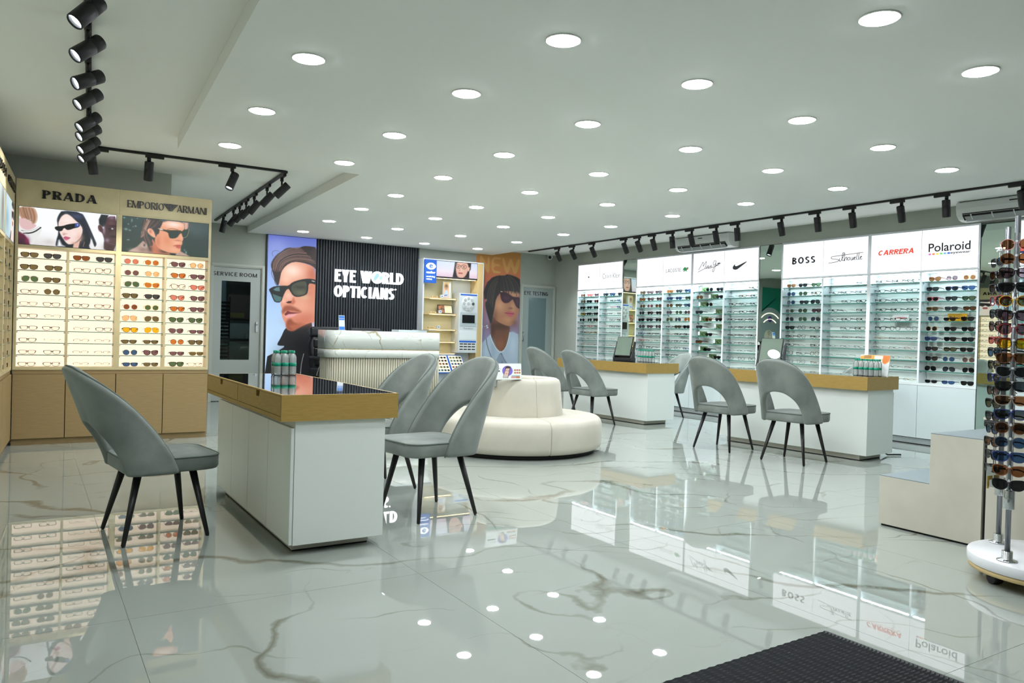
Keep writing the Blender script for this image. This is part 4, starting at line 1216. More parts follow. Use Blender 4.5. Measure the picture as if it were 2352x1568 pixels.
SIDE = [('g', [(0, (176, 204, 214)), (1, (206, 226, 232))]), ('b', (90, 150, 170), .15, .4, .2, .3, .7), ('p', (236, 214, 204), 1.5, [(.55, 0), (.6, .28), (.68, .38), (.67, .7), (.75, .86), (.9, .9), (.98, .7), (.97, .45), (.92, .36), (.98, .25), (1.02, 0)]),
        ('p', (34, 28, 28), 1.5, [(.66, .9), (.72, 1.0), (.98, 1.0), (1.0, .8), (.95, .86), (.8, .84)]), ('p', (22, 22, 24), 1, [(.68, .74), (.98, .8), (.99, .62), (.9, .56), (.84, .64), (.76, .55), (.69, .6)]), ('s', (150, 60, 60), .05, [(.8, .46), (.88, .46)], .9), ('p', (20, 20, 22), 1, [(.5, 0), (.62, .22), (.68, .24), (.62, 0)])]
def sign_side_a(t, w):
    word('GABBANA', (.1, w - .1, 2.168, 2.228), 'xz', -.014, .0, M_LETTERBLACK, t, V=.15, T=.13, k=.95, gap=.2, loc=(0, 0, 0))
    obj('light_box', MB().box(.023, .002, 1.749, w - .023, .02, 2.08), M_GAP, t, (0, 0, 0))
    printed('picture', 110, 50, w - .052, .325, SIDE, 1.0, t, (.026, .0012, 1.752))
def sign_side_b(t, w):
    word('DOLCE &', (.1, w - .12, 2.168, 2.228), 'xz', -.014, .0, M_LETTERBLACK, t, V=.15, T=.13, k=.95, gap=.2, loc=(0, 0, 0))
    obj('light_box', MB().box(.023, .002, 1.749, w - .023, .02, 2.08), M_GAP, t, (0, 0, 0))
    printed('picture', 90, 40, w - .052, .325, [('g', [(0, (150, 176, 160)), (1, (214, 226, 230))]), ('p', (214, 170, 150), 2, [(.2, 0), (.25, .6), (.35, .9), (.45, .6), (.5, 0)]), ('b', (90, 80, 70), .75, .5, .12, .5, .7)], 1.0, t, (.026, .0012, 1.752))
GX, GY, GW = -.115, 7.887, .8
gc1, GZ = gold_cabinet('gold backlit display cabinet with three-face picture and bold serif sign', GW, (GX, GY, 0), 0, sign_trio, None, 'gold backlit cabinets')
gc2, _ = gold_cabinet('gold backlit display cabinet with dark male profile picture and winged emblem', GW, (GX + GW, GY, 0), 0, sign_profile, None, 'gold backlit cabinets')
LR = PI / 2 - .0561
lu = Vector((math.cos(LR), math.sin(LR), 0))
lo = Vector((-.122, 7.868, 0))
gc3, _ = gold_cabinet('gold backlit display cabinet on the left wall, nearest the corner', GW, lo - lu * GW, LR, sign_side_a, None, 'gold backlit cabinets')
gc4, _ = gold_cabinet('gold backlit display cabinet on the left wall, cut off by the photo edge', GW, lo - lu * (2 * GW + .004), LR, sign_side_b, None, 'gold backlit cabinets')
PR = ['Skv Ske Stn Ske Ogp Ogo Ckm Otl', 'Skv Skv Rt- Ct- Ogm Ogl Cto Skm', 'Asg Skv Rt- Rt- Asg Cyo Ct- Crp', 'Rt- Otv Rt- Rt- Skv Ske Ctp Ckm', 'Rc- Rt- Rk- Rt- Opn Oyg Sto Skm',
      'Rt- Hk- Rk- Rk- Agl Agv Ckg Ckg', 'Rk- Rk- Ht- Rk- Sty Agy Cem Rkm', 'Rk- Lc- Ht- Ht- Rkv Rkv Oto Skv', 'Rn- Rk- Hk- Hk- Okb Ckm Rkm Rgv', 'Rt- Rt- Hn- Hg- Rkb Rev Skg Rc-']
for r, line in enumerate(PR):
    z = GZ[r] if r < 9 else .686
    for k, code in enumerate(line.split()):
        c, h = divmod(k, 2)
        x = GX + (.154, .33)[0] * 0 + GW / 2 * c + (.112 if h == 0 else .287) + random.uniform(-.008, .008)
        eyewear(code, (x, GY + .02 + random.uniform(0, .006), z + .001), random.uniform(-.05, .05), '%s pair, %s shelf down, %s gold column' % (('left', 'right')[h], ORD[r], ORD[c]), 'on the gold wall display', .98)
for r in range(10):
    z = GZ[r] if r < 9 else .686
    for k in range(4):
        p = lo - lu * (GW - GW / 2 * (k // 2) - (.112, .287)[k % 2])
        code = random.choice(['Rk-', 'Rt-', 'Hk-', 'Rn-', 'Ok-'])
        q = p + Vector((-math.sin(LR), math.cos(LR), 0)) * .02
        eyewear(code, (q.x, q.y, z + .001), LR + random.uniform(-.05, .05), '%s of four, %s shelf down, corner cabinet on the left wall' % (ORD[k], ORD[r]), 'on the left wall display', .98)
# ------------------------------------------------------------------ white displays let into the right wall (world frame, front plane x = XF)
XF = 8.264
SHZ = [1.789 - .108 * i for i in range(10)]
def white_cabinet(label, y0, y1, group, sign):
    t = thing('display_cabinet', label, 'display cabinet', (XF, (y0 + y1) / 2, 0), group=group, world=True)
    D = .165
    ym = (y0 + y1) / 2
    car = MB()
    for a, b, z in ((y0, y0 + .022, .655), (y1 - .022, y1, .655), (ym - .011, ym + .011, .681)):
        car.box(XF, a, z, XF + D, b, 1.89)
    car.box(XF, y0 + .022, .655, XF + D, y1 - .022, .681).box(XF, y0, 1.89, XF + D, y1, 1.9).box(XF + D, y0, .655, XF + D + .01, y1, 1.9)
    obj('carcass', car, M_WHITE2, t)
    hf = MB().box(XF - .004, y0, 1.9005, XF + .05, y0 + .02, 2.37).box(XF - .004, y1 - .02, 1.9005, XF + .05, y1, 2.37).box(XF - .004, y0 + .02, 2.35, XF + .05, y1 - .02, 2.37).box(XF - .004, y0 + .02, 1.9005, XF + .05, y1 - .02, 1.915)
    obj('sign_frame', hf, M_SILVER, t)
    for k, (a, b) in enumerate(((ym + .002, y1 - .02), (y0 + .02, ym - .002))):
        p = obj('light_panel', MB().box(XF, a, 1.915, XF + .012, b, 2.35), M_SIGN, t)
        sign[k](p, a, b)
    obj('seam', MB().box(XF - .001, ym - .002, 1.915, XF + .01, ym + .002, 2.35), M_SILVER, t)
    obj('carcass_base', MB().box(XF + .02, y0 + .002, .07, XF + D, y1 - .002, .65), M_GAP, t)
    obj('plinth', MB().box(XF + .03, y0, .012, XF + D, y1, .075), M_SILVER, t)
    obj('plinth_gap', MB().box(XF + .032, y0, 0, XF + D, y1, .012), M_GAP, t)
    for a, b in ((y0, ym), (ym, y1)):
        obj('door', MB().box(XF, a + .002, .078, XF + .018, b - .002, .652).mesh('door', bevel=.0015), mat('door_pale_grey', (206, 216, 216), .3), t)
        obj('led_strip', MB().box(XF + .012, a + .03, 1.884, XF + .03, b - .03, 1.89), M_LED, t)
        obj('back_panel', MB().box(XF + D - .006, a + .012, .681, XF + D, b - .012, 1.89), M_WHITE, t)
        a2, b2 = a + (.022 if a == y0 else .011) + .001, b - (.022 if b == y1 else .011) - .001
        sh = MB().box(XF + .0085, a2, -.006, XF + D - .008, b2, 0).mesh('shelf')
        sh.materials.append(M_SHELF)
        ed = MB().box(XF + .006, a2, -.0082, XF + .0085, b2, .0006).mesh('shelf_edge')
        ed.materials.append(M_SHELFEDGE)
        br = MB().box(XF + .02, -.006, -.022, XF + .03, .006, -.008).mesh('bracket')
        br.materials.append(M_STEEL)
        for z in SHZ:
            s = obj('shelf', sh, None, t, Vector((0, 0, z)) - Vector(t.location))
            obj('shelf_edge', ed, None, s, (0, 0, 0))
            obj('bracket', br, None, s, (0, b2 - .007, 0))
            obj('bracket', br, None, s, (.1, b2 - .007, 0))
            obj('bracket', br, None, s, (0, a2 + .007, 0))
    return t
M_INK = mat('sign_ink_charcoal', (44, 50, 54), .5)
M_INKSOFT = mat('sign_ink_grey', (96, 104, 108), .5)
M_INKRED = mat('sign_ink_red', (226, 92, 74), .5, emit=(226, 92, 74), strength=.5)
d0, d1 = XF - .0025, XF - .0005
def pale(t, w_, h, y, z, parent):
    obj('faint_lettering', MB().box(d0 + .001, y - w_ / 2, z - h / 2, d1, y + w_ / 2, z + h / 2), mat('sign_ink_pale', (206, 214, 218), .5, emit=(206, 214, 218), strength=.7), parent)
def s_tommy(p, a, b):
    m = mat('sign_ink_faint', (190, 198, 202), .5, emit=(190, 198, 202), strength=.7)
    word('TOMMY', (10.66, 10.865, 2.117, 2.147), 'yz', d0, d1, m, p, V=.07, T=.07, gap=.4, flip=True, each=False, name='lettering', loc=(0, 0, 0))
    word('HILFIGER', (10.37, 10.59, 2.113, 2.143), 'yz', d0, d1, m, p, V=.07, T=.07, gap=.4, flip=True, each=False, name='lettering', loc=(0, 0, 0))
    obj('emblem', MB().box(d0, 10.608, 2.12, d1, 10.64, 2.142), M_INK, p, (0, 0, 0))
def s_calvin(p, a, b):
    script_text('Calvin Klein', (9.783, 10.241, 2.085, 2.17), 'yz', d0, M_INKSOFT, p, True, (0, 0, 0))
def s_faint(p, a, b):
    obj('faint_lettering', MB().box(d0 + .001, 8.8, 2.126, d1, 9.29, 2.146), mat('sign_ink_pale', (226, 231, 234), .5, emit=(226, 231, 234), strength=.85), p, (0, 0, 0))
def s_lacoste(p, a, b):
    word('LACOSTE', (8.386, 8.703, 2.106, 2.159), 'yz', d0, d1, M_INK, p, V=.1, T=.1, gap=.22, k=1.0, flip=True, loc=(0, 0, 0))
    ga = mat('sign_ink_green', (52, 150, 96), .5, emit=(52, 150, 96), strength=.3)
    cr = [(0, .35), (.12, .75), (.3, 1), (.5, .95), (.55, .8), (.8, .95), (1, .7), (.78, .62), (1, .5), (.7, .38), (.62, .2), (.66, .02), (.55, .05), (.5, .25), (.3, .2), (.24, 0), (.14, .04), (.2, .3), (.18, .55), (.08, .3)]
    obj('emblem', MB().prism([(8.349 - x * .127, 2.096 + z * .071) for x, z in cr], d0, d1, 'yz'), ga, p, (0, 0, 0))
    obj('emblem_mark', MB().prism([(8.27, 2.14), (8.25, 2.145), (8.235, 2.135), (8.262, 2.132)], d0 - .0005, d1, 'yz'), M_INKRED, p, (0, 0, 0))
def s_maui(p, a, b):
    L = [[(0, .3), (.1, .62), (.2, .95), (.22, .6), (.28, .8), (.36, .98), (.33, .6), (.3, .38)], [(.42, .6), (.37, .52), (.37, .42), (.43, .5), (.45, .62), (.44, .45), (.48, .42)], [(.5, .62), (.48, .48), (.53, .46), (.57, .64), (.56, .48), (.6, .47)], [(.62, .64), (.61, .5), (.65, .5)],
         [(.82, .95), (.74, .98), (.68, .75), (.72, .58), (.79, .75), (.8, .9), (.77, .4), (.7, .05), (.66, .12), (.72, .42), (.84, .6)], [(.85, .75), (.84, .6), (.88, .62)], [(.89, .78), (.89, .64), (.93, .78), (.93, .66), (.97, .8), (.97, .68), (1.04, .78)], [(-.02, .12), (.3, .36), (.6, .4), (.96, .62)]]
    strokes(L, (7.615, 8.025, 2.06, 2.225), 'yz', d0, d1, .0062, M_INK, p, True, (0, 0, 0))
def s_swoosh(p, a, b):
    sw = [(0, .3), (.02, .12), (.1, .02), (.2, .0), (.32, .06), (1.0, 1.0), (.36, .48), (.24, .4), (.16, .42), (.13, .52), (.15, .68), (.06, .5)]
    obj('emblem', MB().prism(chaikin([(7.385 - x * .29, 2.072 + z * .122) for x, z in sw]), d0, d1, 'yz'), M_INK, p, (0, 0, 0))
def s_boss(p, a, b):
    word('BOSS', (6.063, 6.402, 2.088, 2.173), 'yz', d0, d1, M_INK, p, V=.22, T=.19, gap=.2, k=1.1, flip=True, loc=(0, 0, 0))
def s_sil(p, a, b):
    L = [([(0, .08), (.12, .1), (.25, .16), (.3, .3), (.2, .42), (.08, .5), (.1, .68), (.3, .72), (.6, .78), (1.0, .86)], .006), [(.33, .45), (.32, .22), (.36, .2), (.42, .55), (.45, .95), (.41, .9), (.4, .3), (.44, .22)], [(.48, .95), (.46, .3), (.47, .2), (.5, .48), (.54, .5), (.53, .22)], [(.6, .48), (.56, .4), (.57, .24), (.62, .28), (.62, .46), (.6, .48)],
         [(.66, .48), (.66, .24), (.7, .24), (.72, .48), (.72, .22)], [(.75, .3), (.79, .46), (.76, .46), (.75, .26), (.79, .24)], [(.84, .78), (.82, .3), (.85, .22)], [(.89, .8), (.87, .3), (.9, .24)], [(.92, .34), (.97, .48), (.93, .48), (.92, .26), (.98, .26)]]
    strokes(L, (5.418, 5.87, 2.06, 2.185), 'yz', d0, d1, .0062, M_INK, p, True, (0, 0, 0))
def s_carrera(p, a, b):
    word('CARRERA', (4.796, 5.231, 2.113, 2.171), 'yz', d0, d1, M_INKRED, p, V=.24, T=.22, gap=.07, k=1.3, shear=.2, flip=True, loc=(0, 0, 0))
    obj('small_lettering', MB().box(d0 + .001, 4.8, 2.094, d1, 5.22, 2.1), mat('sign_ink_palered', (240, 200, 194), .5, emit=(240, 200, 194), strength=.8), p, (0, 0, 0))
def s_polaroid(p, a, b):
    script_text('Polaroid', (4.203, 4.643, 2.108, 2.2), 'yz', d0, M_INK, p, True, (0, 0, 0))
    script_text('eyewear', (4.201, 4.407, 2.066, 2.092), 'yz', d0, M_INK, p, True, (0, 0, 0))
    for i, c in enumerate([(214, 120, 200), (240, 130, 90), (240, 214, 80), (130, 210, 110), (110, 190, 230), (70, 110, 220)]):
        y = 4.628 - i * .0405
        obj('colour_dot', MB().prism([(y + .016 * math.cos(2 * PI * q / 14), 2.084 + .0105 * math.sin(2 * PI * q / 14)) for q in range(14)], d0, d1, 'yz'), mat('dot_%d' % i, c, .5, emit=c, strength=.6), p, (0, 0, 0))
def s_none(p, a, b):
    obj('emblem', MB().box(d0, b - .06, 2.05, d1, b - .02, 2.09), M_INKRED, p, (0, 0, 0))
    obj('emblem_band', MB().box(d0, b - .06, 2.03, d1, b - .02, 2.05), mat('flag_blue', (40, 60, 140), .5), p, (0, 0, 0))
WG = 'white lit display cabinets on the right wall'
white_cabinet('white lit display cabinet at the far left end of the white wall', 9.703, 10.944, WG, (s_tommy, s_calvin))
white_cabinet('white lit display cabinet with a small green crocodile emblem on its sign', 8.151, 9.382, WG, (s_faint, s_lacoste))
white_cabinet('white lit display cabinet with a black swoosh on its sign', 6.922, 8.151, WG, (s_maui, s_swoosh))
white_cabinet('white lit display cabinet with bold black and thin script signs', 5.334, 6.563, WG, (s_boss, s_sil))
white_cabinet('white lit display cabinet with red lettering and rainbow dots on its sign', 4.105, 5.334, WG, (s_carrera, s_polaroid))
white_cabinet('white lit display cabinet cut off at the right photo edge', 2.54, 3.773, WG, (s_none, lambda p, a, b: None))
MT = 1.2
for (a, b), lab in zip(((9.384, 9.701), (6.565, 6.920), (3.776, 4.103)), ('tall narrow wall mirror reflecting the oak lens display', 'tall narrow wall mirror reflecting a teal panel', 'tall wall mirror beside the spinning sunglasses rack')):
    mt_ = 4.8 if a > 9 else MT
    t = thing('wall_mirror', lab, 'mirror', (XF + (.022 if a > 9 else .01), (a + b) / 2, 0), R(mt_), 'tall mirrors between the white displays')
    h = (b - a) / 2 - .001
    obj('backing', MB().box(0, -h, .01, .01, h, 2.368), M_BLACK, t, (0, 0, 0))
    obj('mirror_glass', MB().box(-.004, -h + .004, .012, 0, h - .004, 2.366), M_MIRROR, t, (0, 0, 0))
# ---- what stands on those shelves, far side first
BAY = [
 (10.944, 10.323, 'Otn Srp Ckm|Otv Skk Srk|Skk Skk Skk|Xky Skk Skk|Okk Okk Skk|Rk- Rr- Rk-|Rk- Rg- Rg-|Hk- Hk- Hk-|Hn- Hr- Hk-|Hk- Hk- Hk-|He- He- He-'),
 (10.323, 9.703, 'Ske Skb Skk|Lc- Rk- Rb-|Lc- Rp- Rb-|Re- Hk- Re-|He- Re- Rk-|Hp- Re- Re-|He- Hk- He-|He- Hn- Hk-|Hk- Hr- Hk-|He- He- He-|He- He- He-'),
 (9.382, 8.767, 'Ckn Stm Skm|Cto Ctm Ctm|Otn Opm Otn|Okk Skk Skk|Skk Skk Skk|Okm Skm Okm|Rb- Rk- Re-|Rr- Rc- Hk-|Ok- Rk- He-|Rk- Rt- Re-|Rk- Re- Rk-'),
 (8.767, 8.152, 'Sno Ske Skb|Sbb Sbb Skg|Otn Skv Skb|Okm Okg Okm|Agg Ase Ago|Rk- Skv Skk|Rc- Rk- Rk-|Rk- Rk- Rk-|Re- Ok- Rb-|Rk- Re- Rk-|Rk- Rk- Rk-'),
 (8.15, 7.536, '### Okk Skk|Agn ### Skk|### Okk ...|Ske ... ###|### Stn Skk|Ske ... ###|### Skk ...|Xko ... ###|### Xkk ...|... ### Skk|Skk ... Okk'),
 (7.536, 6.922, 'Lk- Lr- Rk-|Lk- Rt- Rk-|Rk- Re- Rk-|Re- Rk- Rk-|Rk- Rk- Rk-|Rk- Rk- Rk-|Rk- Re- Rk-|Re- Re- Re-|Hk- Hk- Hk-|Oe- Oe- Oe-|He- He- He-'),
 (6.563, 5.949, 'Scn Skk Skg|Okb Okg St-|Okb Ske Ake|Ssg Okg Skm|Ase Asg Ase|Ske Ok- Rk-|Rk- Ok- Rk-|Rk- Lc- Rk-|Ok- Re- Ot-|Os- Os- Rc-|Rc- Rc- Rc-'),
 (5.949, 5.335, 'Lc- Le- Re-|Re- Re- Re-|Le- Re- Rk-|Rk- Lc- Rk-|Re- Rk- Rk-|... Re- Rk-|Hk- Hk- Hk-|Hk- Hk- Hk-|Le- Le- ...|Le- Le- ...|Le- Le- ...'),
 (5.333, 4.719, 'Rk- Rk- Rk-|Rk- Rk- Re-|Rk- Re- Rk-|Rk- Rk- Rk-|Rk- Rk- Re-|Ck- Ok- Oe-|Hg- Hk- Hk-|Hk- Hk- Hr-|Hk- Hk- Hg-|Hk- Hk- Hr-|Hk- Hk- Hg-'),
 (4.719, 4.105, 'Ctn Okm Ogn|Ske Sbk Sbb|Srk Ske Skg|Snv Ske Skn|Oeb Rkk Skk|Ogk Skk Skk|Sbb Skk Skk|Skk Xkv Skk|Ckk Oeb Ogm|Akk Ake Akk|Rek Rbb Skk')]
card_me = MB().box(-.002, -.085, 0, .004, .085, .07).mesh('card')
card_me.materials.append(noisy('foliage_card', (16, 28, 20), (92, 128, 70), 55, 6, .4, lo=.42, hi=.62))
panel_me = MB().box(-.0035, .05, .012, -.002, .084, .068).mesh('white_panel')
panel_me.materials.append(M_PLASTICW)
for bi, (ya, yb, txt) in enumerate(BAY):
    for r, line in enumerate(txt.split('|')):
        z = SHZ[r] if r < 10 else .682
        for k, code in enumerate(line.split()):
            y = ya - .024 - (ya - yb - .04) * (.17, .5, .83)[k] + random.uniform(-.012, .012)
            x = XF + .032 + random.uniform(-.004, .01)
            where = '%s pair, %s shelf down, %s white bay' % (('left', 'middle', 'right')[k], ORD[r], ORD[bi])
            if code == '...':
                continue
            if code == '###':
                t = thing('display_card', 'dark foliage display card, %s place, %s shelf down, fifth white bay' % (('left', 'middle', 'right')[k], ORD[r]), 'display card', (XF + .075, y - (.05 if k < 2 else -.03), z), group='foliage cards in the fifth white bay')
                obj('card', card_me, None, t, (0, 0, .0008))
                obj('white_panel', panel_me, None, t, (0, 0, 0))
                continue
            eyewear(code, (x, y, z + .0012), -PI / 2 + random.uniform(-.1, .1), where, 'on the white wall displays')
pb = thing('shelf_sign', 'yellow block sign on the fifth shelf of the last white bay', 'sign', (XF + .1, 4.36, SHZ[4]), world=True)
obj('block', MB().box(XF + .1, 4.27, SHZ[4] + .001, XF + .112, 4.47, SHZ[4] + .085).mesh('block', bevel=.002), mat('sign_yellow', (240, 178, 20), .35), pb)
script_text('Polaroid', (4.29, 4.45, SHZ[4] + .03, SHZ[4] + .06), 'yz', XF + .0985, M_LETTERBLACK, pb, True)
pw = thing('shelf_sign', 'small white block sign with red lettering on the fifth shelf, ninth bay', 'sign', (XF + .1, 4.99, SHZ[4]), world=True)
obj('block', MB().box(XF + .1, 4.9, SHZ[4] + .001, XF + .112, 5.09, SHZ[4] + .08).mesh('block', bevel=.002), M_PLASTICW, pw)
word('CARRERA', (4.92, 5.06, SHZ[4] + .035, SHZ[4] + .05), 'yz', XF + .098, XF + .0995, mat('sign_red_print', (190, 40, 40), .5), pw, V=.2, T=.2, k=1.2, flip=True, each=False, name='lettering')
# ------------------------------------------------------------------ velvet chairs (origin on the floor under the seat, front = +x)
def baked(me, mods):
    o = bpy.data.objects.new('tmp', me)
    col.objects.link(o)
    for typ, kw in mods:
        m = o.modifiers.new(typ, typ)
        for k, v in kw.items():
            setattr(m, k, v)
    dg = bpy.context.evaluated_depsgraph_get()
    out = bpy.data.meshes.new_from_object(o.evaluated_get(dg))
    bpy.data.objects.remove(o)
    return out
S_SIDE, S_REAR, S_RAD = .232, -.235, .15
def u_plan(s):
    """arc length along the wrap-round back, 0 at the middle of the rear -> x, y"""
    sg = 1 if s >= 0 else -1
    s = abs(s)
    a = S_SIDE - S_RAD
    if s <= a:
        return S_REAR - .012 * (1 - (s / a) ** 2), sg * s
    s -= a
    q = S_RAD * PI / 2
    if s <= q:
        w = s / S_RAD
        return S_REAR + S_RAD * (1 - math.cos(w)), sg * (a + S_RAD * math.sin(w))
    return S_REAR + S_RAD + (s - q), sg * S_SIDE
def shell_pt(s, h):
    x, y = u_plan(s)
    k = h / .58
    return (x - .175 * k ** 1.2 - .0 , y * (1 - .06 * k), .365 + h)
NA, NW = 40, 8
rowsS, outer, inner = [], [], []
for i in range(NA + 1):
    a = PI * i / NA
    c, q = math.cos(a), math.sin(a)
    n = 1.68 + .45 * q ** 3
    so = .448 * math.copysign(abs(c) ** (2 / n), c); ho = .572 * abs(q) ** (2 / n)
    si = .205 * math.copysign(abs(c) ** (2 / 2.2), c); hi = .282 * abs(q) ** (2 / 2.2)
    row = [shell_pt(si + (so - si) * w / NW, hi + (ho - hi) * w / NW) for w in range(NW + 1)]
    rowsS.append(row); outer.append(row[-1]); inner.append(row[0])
shell_me = baked(MB().grid(rowsS).mesh('backrest'), [('SOLIDIFY', dict(thickness=.052, offset=0.0)), ('BEVEL', dict(width=.02, segments=4, limit_method='ANGLE')), ])
for p in shell_me.polygons: p.use_smooth = True
shell_me.materials.append(M_VELVET)
pip_me = MB().tube([Vector(p) for p in outer], .0055, 6).mesh('piping')
pip_me.materials.append(M_PIPING)
def rr(w, d, r, n=6):
    pts = []
    for cx, cy, a0 in ((d - r, w - r, 0), (-d + r, w - r, 90), (-d + r, -w + r, 180), (d - r, -w + r, 270)):
        for k in range(n + 1):
            t = R(a0 + 90 * k / n)
            pts.append((cx + r * math.cos(t), cy + r * math.sin(t)))
    return pts
seat_rows = []
for ins, z in ((.03, .367), (.008, .372), (.0, .385), (.0, .44), (.004, .447), (.012, .452), (.05, .458), (.12, .464)):
    seat_rows.append([(x + .035, y, z) for x, y in rr(.232 - ins, .232 - ins, .09 - min(ins, .05))])
sm = MB().grid(seat_rows, True)
sm.quad(*seat_rows[-1]); sm.quad(*seat_rows[0][::-1])
seat_me = sm.mesh('seat'); seat_me.materials.append(M_VELVET)
sp_me = MB().tube([(x + .035, y, .4475) for x, y in rr(.231, .231, .09) + [rr(.231, .231, .09)[0]]], .005, 6).mesh('seat_piping')
sp_me.materials.append(M_PIPING)
leg_me = {}
for sx in (-1, 1):
    for sy in (-1, 1):
        leg_me[sx, sy] = MB().tube([(sx * .13 + .01, sy * .135, .372), (sx * .2, sy * .21, .006), (sx * .2, sy * .21, 0)], [.02, .0105, .009], 10).mesh('leg')
        leg_me[sx, sy].materials.append(M_LEG)
def make_chair(label):
    t = thing('velvet_chair', label, 'chair', group='grey velvet dining chairs')
    obj('seat', seat_me, None, t, (0, 0, 0))
    s = [c for c in t.children if c.name.startswith('seat')]
    b = obj('backrest', shell_me, None, t, (0, 0, 0))
    obj('piping', pip_me, None, b, (0, 0, 0))
    obj('piping', sp_me, None, bpy.data.objects[t.children[0].name] if t.children else t, (0, 0, 0))
    for kx in leg_me:
        obj('leg', leg_me[kx], None, t, (0, 0, 0))
    return t
chair0 = make_chair('')
CH = [(.575, 4.35, 8, .93, 'grey velvet chair on the near left, in front of the gold cabinets'), (2.055, 4.147, 187, 1.0, 'grey velvet chair beside the near desk, closest to the sofa'), (2.06, 5.0, 186, .985, 'grey velvet chair beside the near desk, half hidden behind another chair'),
      (5.95, 8.3, 4, 1.0, 'grey velvet chair at the far desk, half hidden behind the sofa'), (5.965, 7.535, 4, .985, 'grey velvet chair at the far desk, seat and legs showing past the sofa'), (7.47, 7.86, 174, .95, 'grey velvet chair behind the far desk, beside the water bottles'),
      (5.925, 5.35, 8, .99, 'grey velvet chair at the right desk, left of the pair'), (5.945, 4.525, 8, 1.0, 'grey velvet chair at the right desk, right of the pair'), (7.52, 5.05, 185, .94, 'grey velvet chair behind the right desk, only its top showing')]
for i, (x, y, a, sz, lab) in enumerate(CH):
    o = chair0 if i == 0 else copy_tree(chair0)
    o.location = (x, y, 0)
    o.rotation_euler = (0, 0, R(a))
    o.scale = (1, 1, sz)
    o['label'] = lab

# ------------------------------------------------------------------ consulting desks (origin: floor under the near left corner of the top, +y runs along it)
def desk(label, loc, rotz, H, drawers=False):
    t = thing('consulting_desk', label, 'desk', loc, rotz, 'white desks with gold tops')
    Z = (0, 0, 0)
    W, L = .588, 1.75
    b0 = H - .125
    if drawers:
        top = MB().box(.02, 0, b0, W, L, H - .008).box(0, 0, b0, .02, L, b0 + .022).box(0, 0, b0 + .022, .02, .012, H - .008).box(0, L - .012, b0 + .022, .02, L, H - .008)
        for k in (1,):
            top.box(0, L * k / 2 - .01, b0 + .022, .02, L * k / 2 + .01, H - .008)
        obj('desk_top', top, M_GOLDLAM, t, Z)
        for k in range(2):
            y0, y1 = (.0125 if k == 0 else L / 2 + .0125), (L / 2 - .0125 if k == 0 else L - .0125)
            ym = (y0 + y1) / 2
            z0, z1 = b0 + .025, H - .0095
            pr = [(y0, z0), (y1, z0), (y1, z1), (ym + .035, z1), (ym + .028, z1 - .03), (ym - .028, z1 - .03), (ym - .035, z1), (y0, z1)]
            dr = obj('drawer', MB().prism(pr, -.001, .017, 'yz'), M_GOLDLAM, t, Z)
            obj('grip_recess', MB().box(.0172, ym - .04, z1 - .035, .0195, ym + .04, z1), mat('gold_recess', (120, 98, 48), .5), dr, Z)
    else:
        obj('desk_top', MB().box(0, 0, b0, W, L, H - .008).mesh('desk_top', bevel=.0015), M_GOLDLAM, t, Z)
    obj('glass_top', MB().box(.012, .012, H - .008, W - .012, L - .012, H), mat('dark_tinted_glass', (16, 20, 22), .02, spec=1.0, coat=1.0), t, Z)
    rim = MB().box(0, 0, H - .008, W, .012, H).box(0, L - .012, H - .008, W, L, H).box(0, .012, H - .008, .012, L - .012, H).box(W - .012, .012, H - .008, W, L - .012, H)
    obj('edge_trim', rim, M_GOLDLAM, t, Z)
    bx0, bx1, by0, by1 = .055, .53, .02, L - .09
    if drawers:
        bod = MB().box(bx0 + .018, by0, .05, bx1, by1, b0)
        obj('body', bod.mesh('body', bevel=.002), M_WHITE, t, Z)
        for k in range(4):
            y0 = by0 + .004 + k * (by1 - by0) / 4
            obj('door', MB().box(bx0, y0, .052, bx0 + .0175, y0 + (by1 - by0) / 4 - .003, b0 - .035).mesh('door', bevel=.004), M_WHITE, t, Z)
    else:
        obj('body', MB().box(bx0, by0, .055, bx1 - .003, by1, b0).mesh('body', bevel=.002), M_WHITE, t, Z)
        obj('side_panel', MB().box(bx1 - .003, by0, .06, bx1 + .012, by1, b0 - .03), M_WHITE, t, Z)
    obj('plinth', MB().box(.095, .105, .008, .485, L - .16, .056), mat('plinth_beige', (196, 192, 178), .4), t, Z)
    obj('plinth_gap', MB().box(.098, .108, 0, .482, L - .163, .008), M_GAP, t, Z)
    return t
desk('white desk with drawers and gold top in the left foreground', (1.004, 3.585, 0), 0, .77, True)
desk('white desk with gold top farthest back, beyond the round sofa', (6.475, 7.12, 0), R(3.2), .776)
desk('white desk with gold top on the right, before the white displays', (6.49, 4.17, 0), R(5.2), .787)

